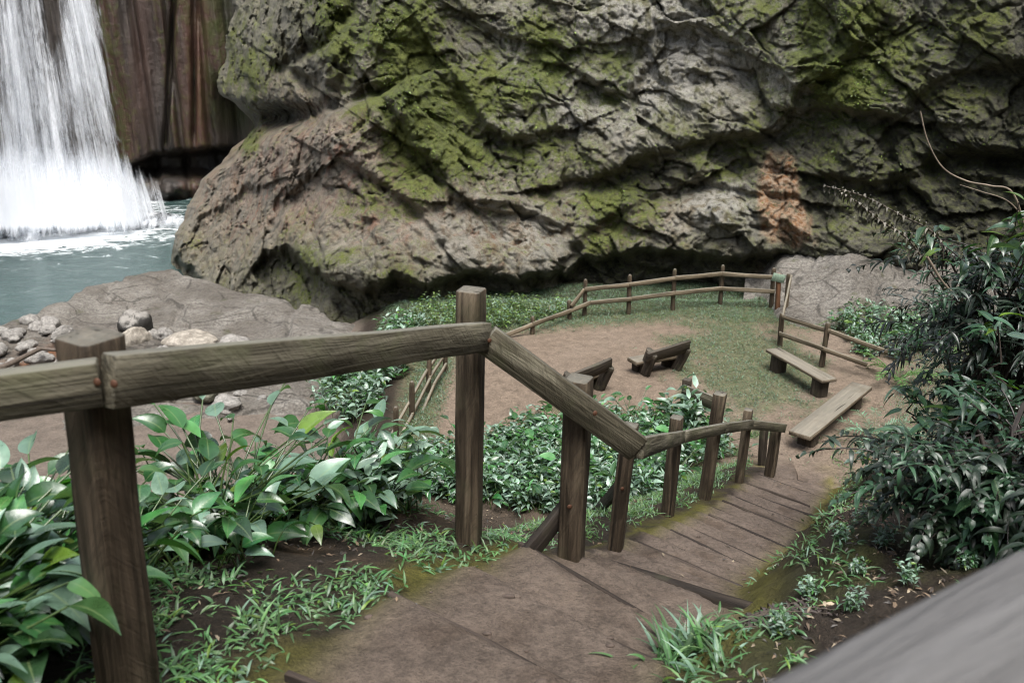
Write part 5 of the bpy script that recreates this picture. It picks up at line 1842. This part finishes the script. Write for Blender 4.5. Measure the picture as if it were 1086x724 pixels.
b = Bag()
P = scatter(76000, -2.6, 9.5, 8.6, 18.8, far_d)
b.add(*tufts(P, 5, (0.03, 0.08), (0.008, 0.015), (0.075, 0.110, 0.060), nl=2, spread=0.05, prof='lance', pale=0.2))
tag(b.build('grass', M['grass']), kind='stuff')


def lit_d(X, Y, Z, s, lat, p3, px, py):
    l = sstep(0.7, 1.2, lat) * (1 - sstep(3.0, 4.0, lat)) * 0.9 + sstep(0.5, 0.8, -lat) * 0.9 + 0.03
    return np.clip(l * sstep(-0.3, 0.3, fbm(p3 * 2.0, 3, off=90.0)), 0, 1) * (Y < 9)


b = Bag()
P = scatter(60000, -3.2, 4.6, 1.0, 9.0, lit_d)
n = len(P)
cc = np.array([(0.060, 0.042, 0.028), (0.10, 0.07, 0.045), (0.03, 0.024, 0.02), (0.16, 0.13, 0.09), (0.055, 0.05, 0.045)])[rng.integers(5, size=n)] * rng.uniform(0.8, 2.2, (n, 1))
LL = rng.uniform(0.012, 0.042, n)
b.add(*leaves(P + np.array([0, 0, 0.008]), rng.uniform(0, 6.28, n), rng.uniform(-0.1, 0.5, n), LL, LL * rng.uniform(0.08, 0.5, n), rng.uniform(0.2, 1.2, n), rng.uniform(0.1, 0.8, n), rng.normal(0, 0.5, n), 'lance', 3, cc))
tag(b.build('leaf_litter', M['dry']), kind='stuff')

# cushions of moss with real thickness on the rock
_cp, _cm = CLIFF_P.reshape(-1, 3), CLIFF_MOSS.reshape(-1)
_k = np.clip(_cm, 0, 1) ** 1.3 * sstep(-0.12, 0.30, fbm(_cp * 1.3, 4, off=61.0)) * sstep(-0.2, 0.3, fbm(_cp * 5.0, 3, off=62.0)) + 0.002
_m = rng.random(len(_cp)) < 0.62 * _k
P = _cp[_m]
n = len(P)
LL = rng.uniform(0.025, 0.085, n)
nrm = EYE - P
b = Bag()
b.add(*leaves(P + 0.01 * nrm / np.linalg.norm(nrm, axis=1)[:, None], np.arctan2(nrm[:, 1], nrm[:, 0]) + rng.normal(0, 0.9, n), rng.uniform(-0.3, 1.2, n), LL, LL * rng.uniform(0.35, 0.7, n), rng.uniform(0.5, 2.0, n), 0.3, rng.normal(0, 0.5, n), 'lance', 2, np.array((0.085, 0.125, 0.018)) * np.exp(rng.normal(0, 0.45, (n, 1)))))
tag(b.build('moss', M['grass']), kind='stuff')

# clods and pebbles on the path
P = scatter(5000, -1.2, 4.2, 1.0, 10.0, lambda X, Y, Z, s, lat, p3, px, py: (np.abs(lat) < 0.5) * np.where(Y < 4, 0.5, 0.3) * sstep(-0.2, 0.4, fbm(p3 * 2.5, 2)))
sv, sf = stone_mesh(3, 6, 0.6)
n = len(P)
sz = np.exp(rng.normal(math.log(0.007), 0.55, n)).clip(0.003, 0.022)
V = P[:, None] + sv[None] * sz[:, None, None] * rng.uniform(0.7, 1.3, (n, 1, 3)) + np.array([0, 0, 0.002])
Fc = (sf[None] + (np.arange(n) * len(sv))[:, None, None]).reshape(-1, 4)
tag(mesh_obj('gravel', V.reshape(-1, 3), Fc, M['pebble']), kind='stuff')

drop(PB + PBs)
for o in PS_ + PF + PY_ + PF_:
    bpy.data.objects.remove(o)
# a curled dead frond lying on the bank
_r = np.random.default_rng(9)
b = Bag()
for i in range(5):
    frond(b, _r, (0.02 * i, 0.01 * i, 0.03), 0.1 + 0.12 * i, 0.15, 0.42, 0.35, 13, 0.085, 0.022, (0.045, 0.036, 0.032), 2.4, (0.05, 0.04, 0.03), 'lance', 5)
o = b.build('dead_frond', M['dry'])
o.location = [float(v) for v in hit1(752, 682) + np.array([0, 0, 0.01])]
tag(o, 'curled dark dead frond lying on the bank beside the long grass tuft', 'dead leaf')

# ================================================================== CAMERA, LIGHT
cam = bpy.data.cameras.new('camera')
cam.sensor_width = 36
cam.lens = 36 * F / 1086
cam.clip_start = 0.05
cam.clip_end = 400
cam.dof.use_dof = True
cam.dof.focus_distance = 6.5
cam.dof.aperture_fstop = 4.2
co = bpy.data.objects.new('camera', cam)
COL.objects.link(co)
co.location = EYE
co.rotation_euler = (math.pi / 2 - PITCH, 0, 0)
sc.camera = co

w = bpy.data.worlds.new('World')
sc.world = w
w.use_nodes = True
nt = w.node_tree
bg = nt.nodes['Background']
sky = nt.nodes.new('ShaderNodeTexSky')
sky.sky_type = 'NISHITA'
sky.sun_disc = False
SUN_EL, SUN_AZ = math.radians(70), math.radians(165)      # azimuth clockwise from +y
sky.sun_elevation = SUN_EL
sky.sun_rotation = SUN_AZ
sky.air_density = 1.0
sky.dust_density = 3.0
hs = nt.nodes.new('ShaderNodeHueSaturation')
hs.inputs['Saturation'].default_value = 0.6
nt.links.new(sky.outputs[0], hs.inputs['Color'])
nt.links.new(hs.outputs[0], bg.inputs['Color'])
bg.inputs['Strength'].default_value = 0.085
sl = bpy.data.lights.new('sun', 'SUN')
sl.energy = 1.5
sl.angle = math.radians(35)
sl.color = (1.0, 0.98, 0.945)
so = bpy.data.objects.new('sun', sl)
COL.objects.link(so)
dv = Vector((math.sin(SUN_AZ) * math.cos(SUN_EL), math.cos(SUN_AZ) * math.cos(SUN_EL), math.sin(SUN_EL)))
so.rotation_euler = dv.to_track_quat('Z', 'Y').to_euler()
so.location = (3, -5, 14)

sc.render.engine = 'CYCLES'
cy = sc.cycles
cy.use_denoising = True
cy.filter_width = 1.1
cy.sample_clamp_indirect = 3.0
cy.max_bounces = 8
cy.diffuse_bounces = 4
cy.glossy_bounces = 3
cy.transparent_max_bounces = 14
cy.transmission_bounces = 4
cy.volume_bounces = 1
vs_ = sc.view_settings
sc.display_settings.display_device = 'sRGB'
vs_.view_transform = 'Standard'
vs_.look = 'None'
vs_.gamma = 1
vs_.use_curve_mapping = False
vs_.exposure = 1.98
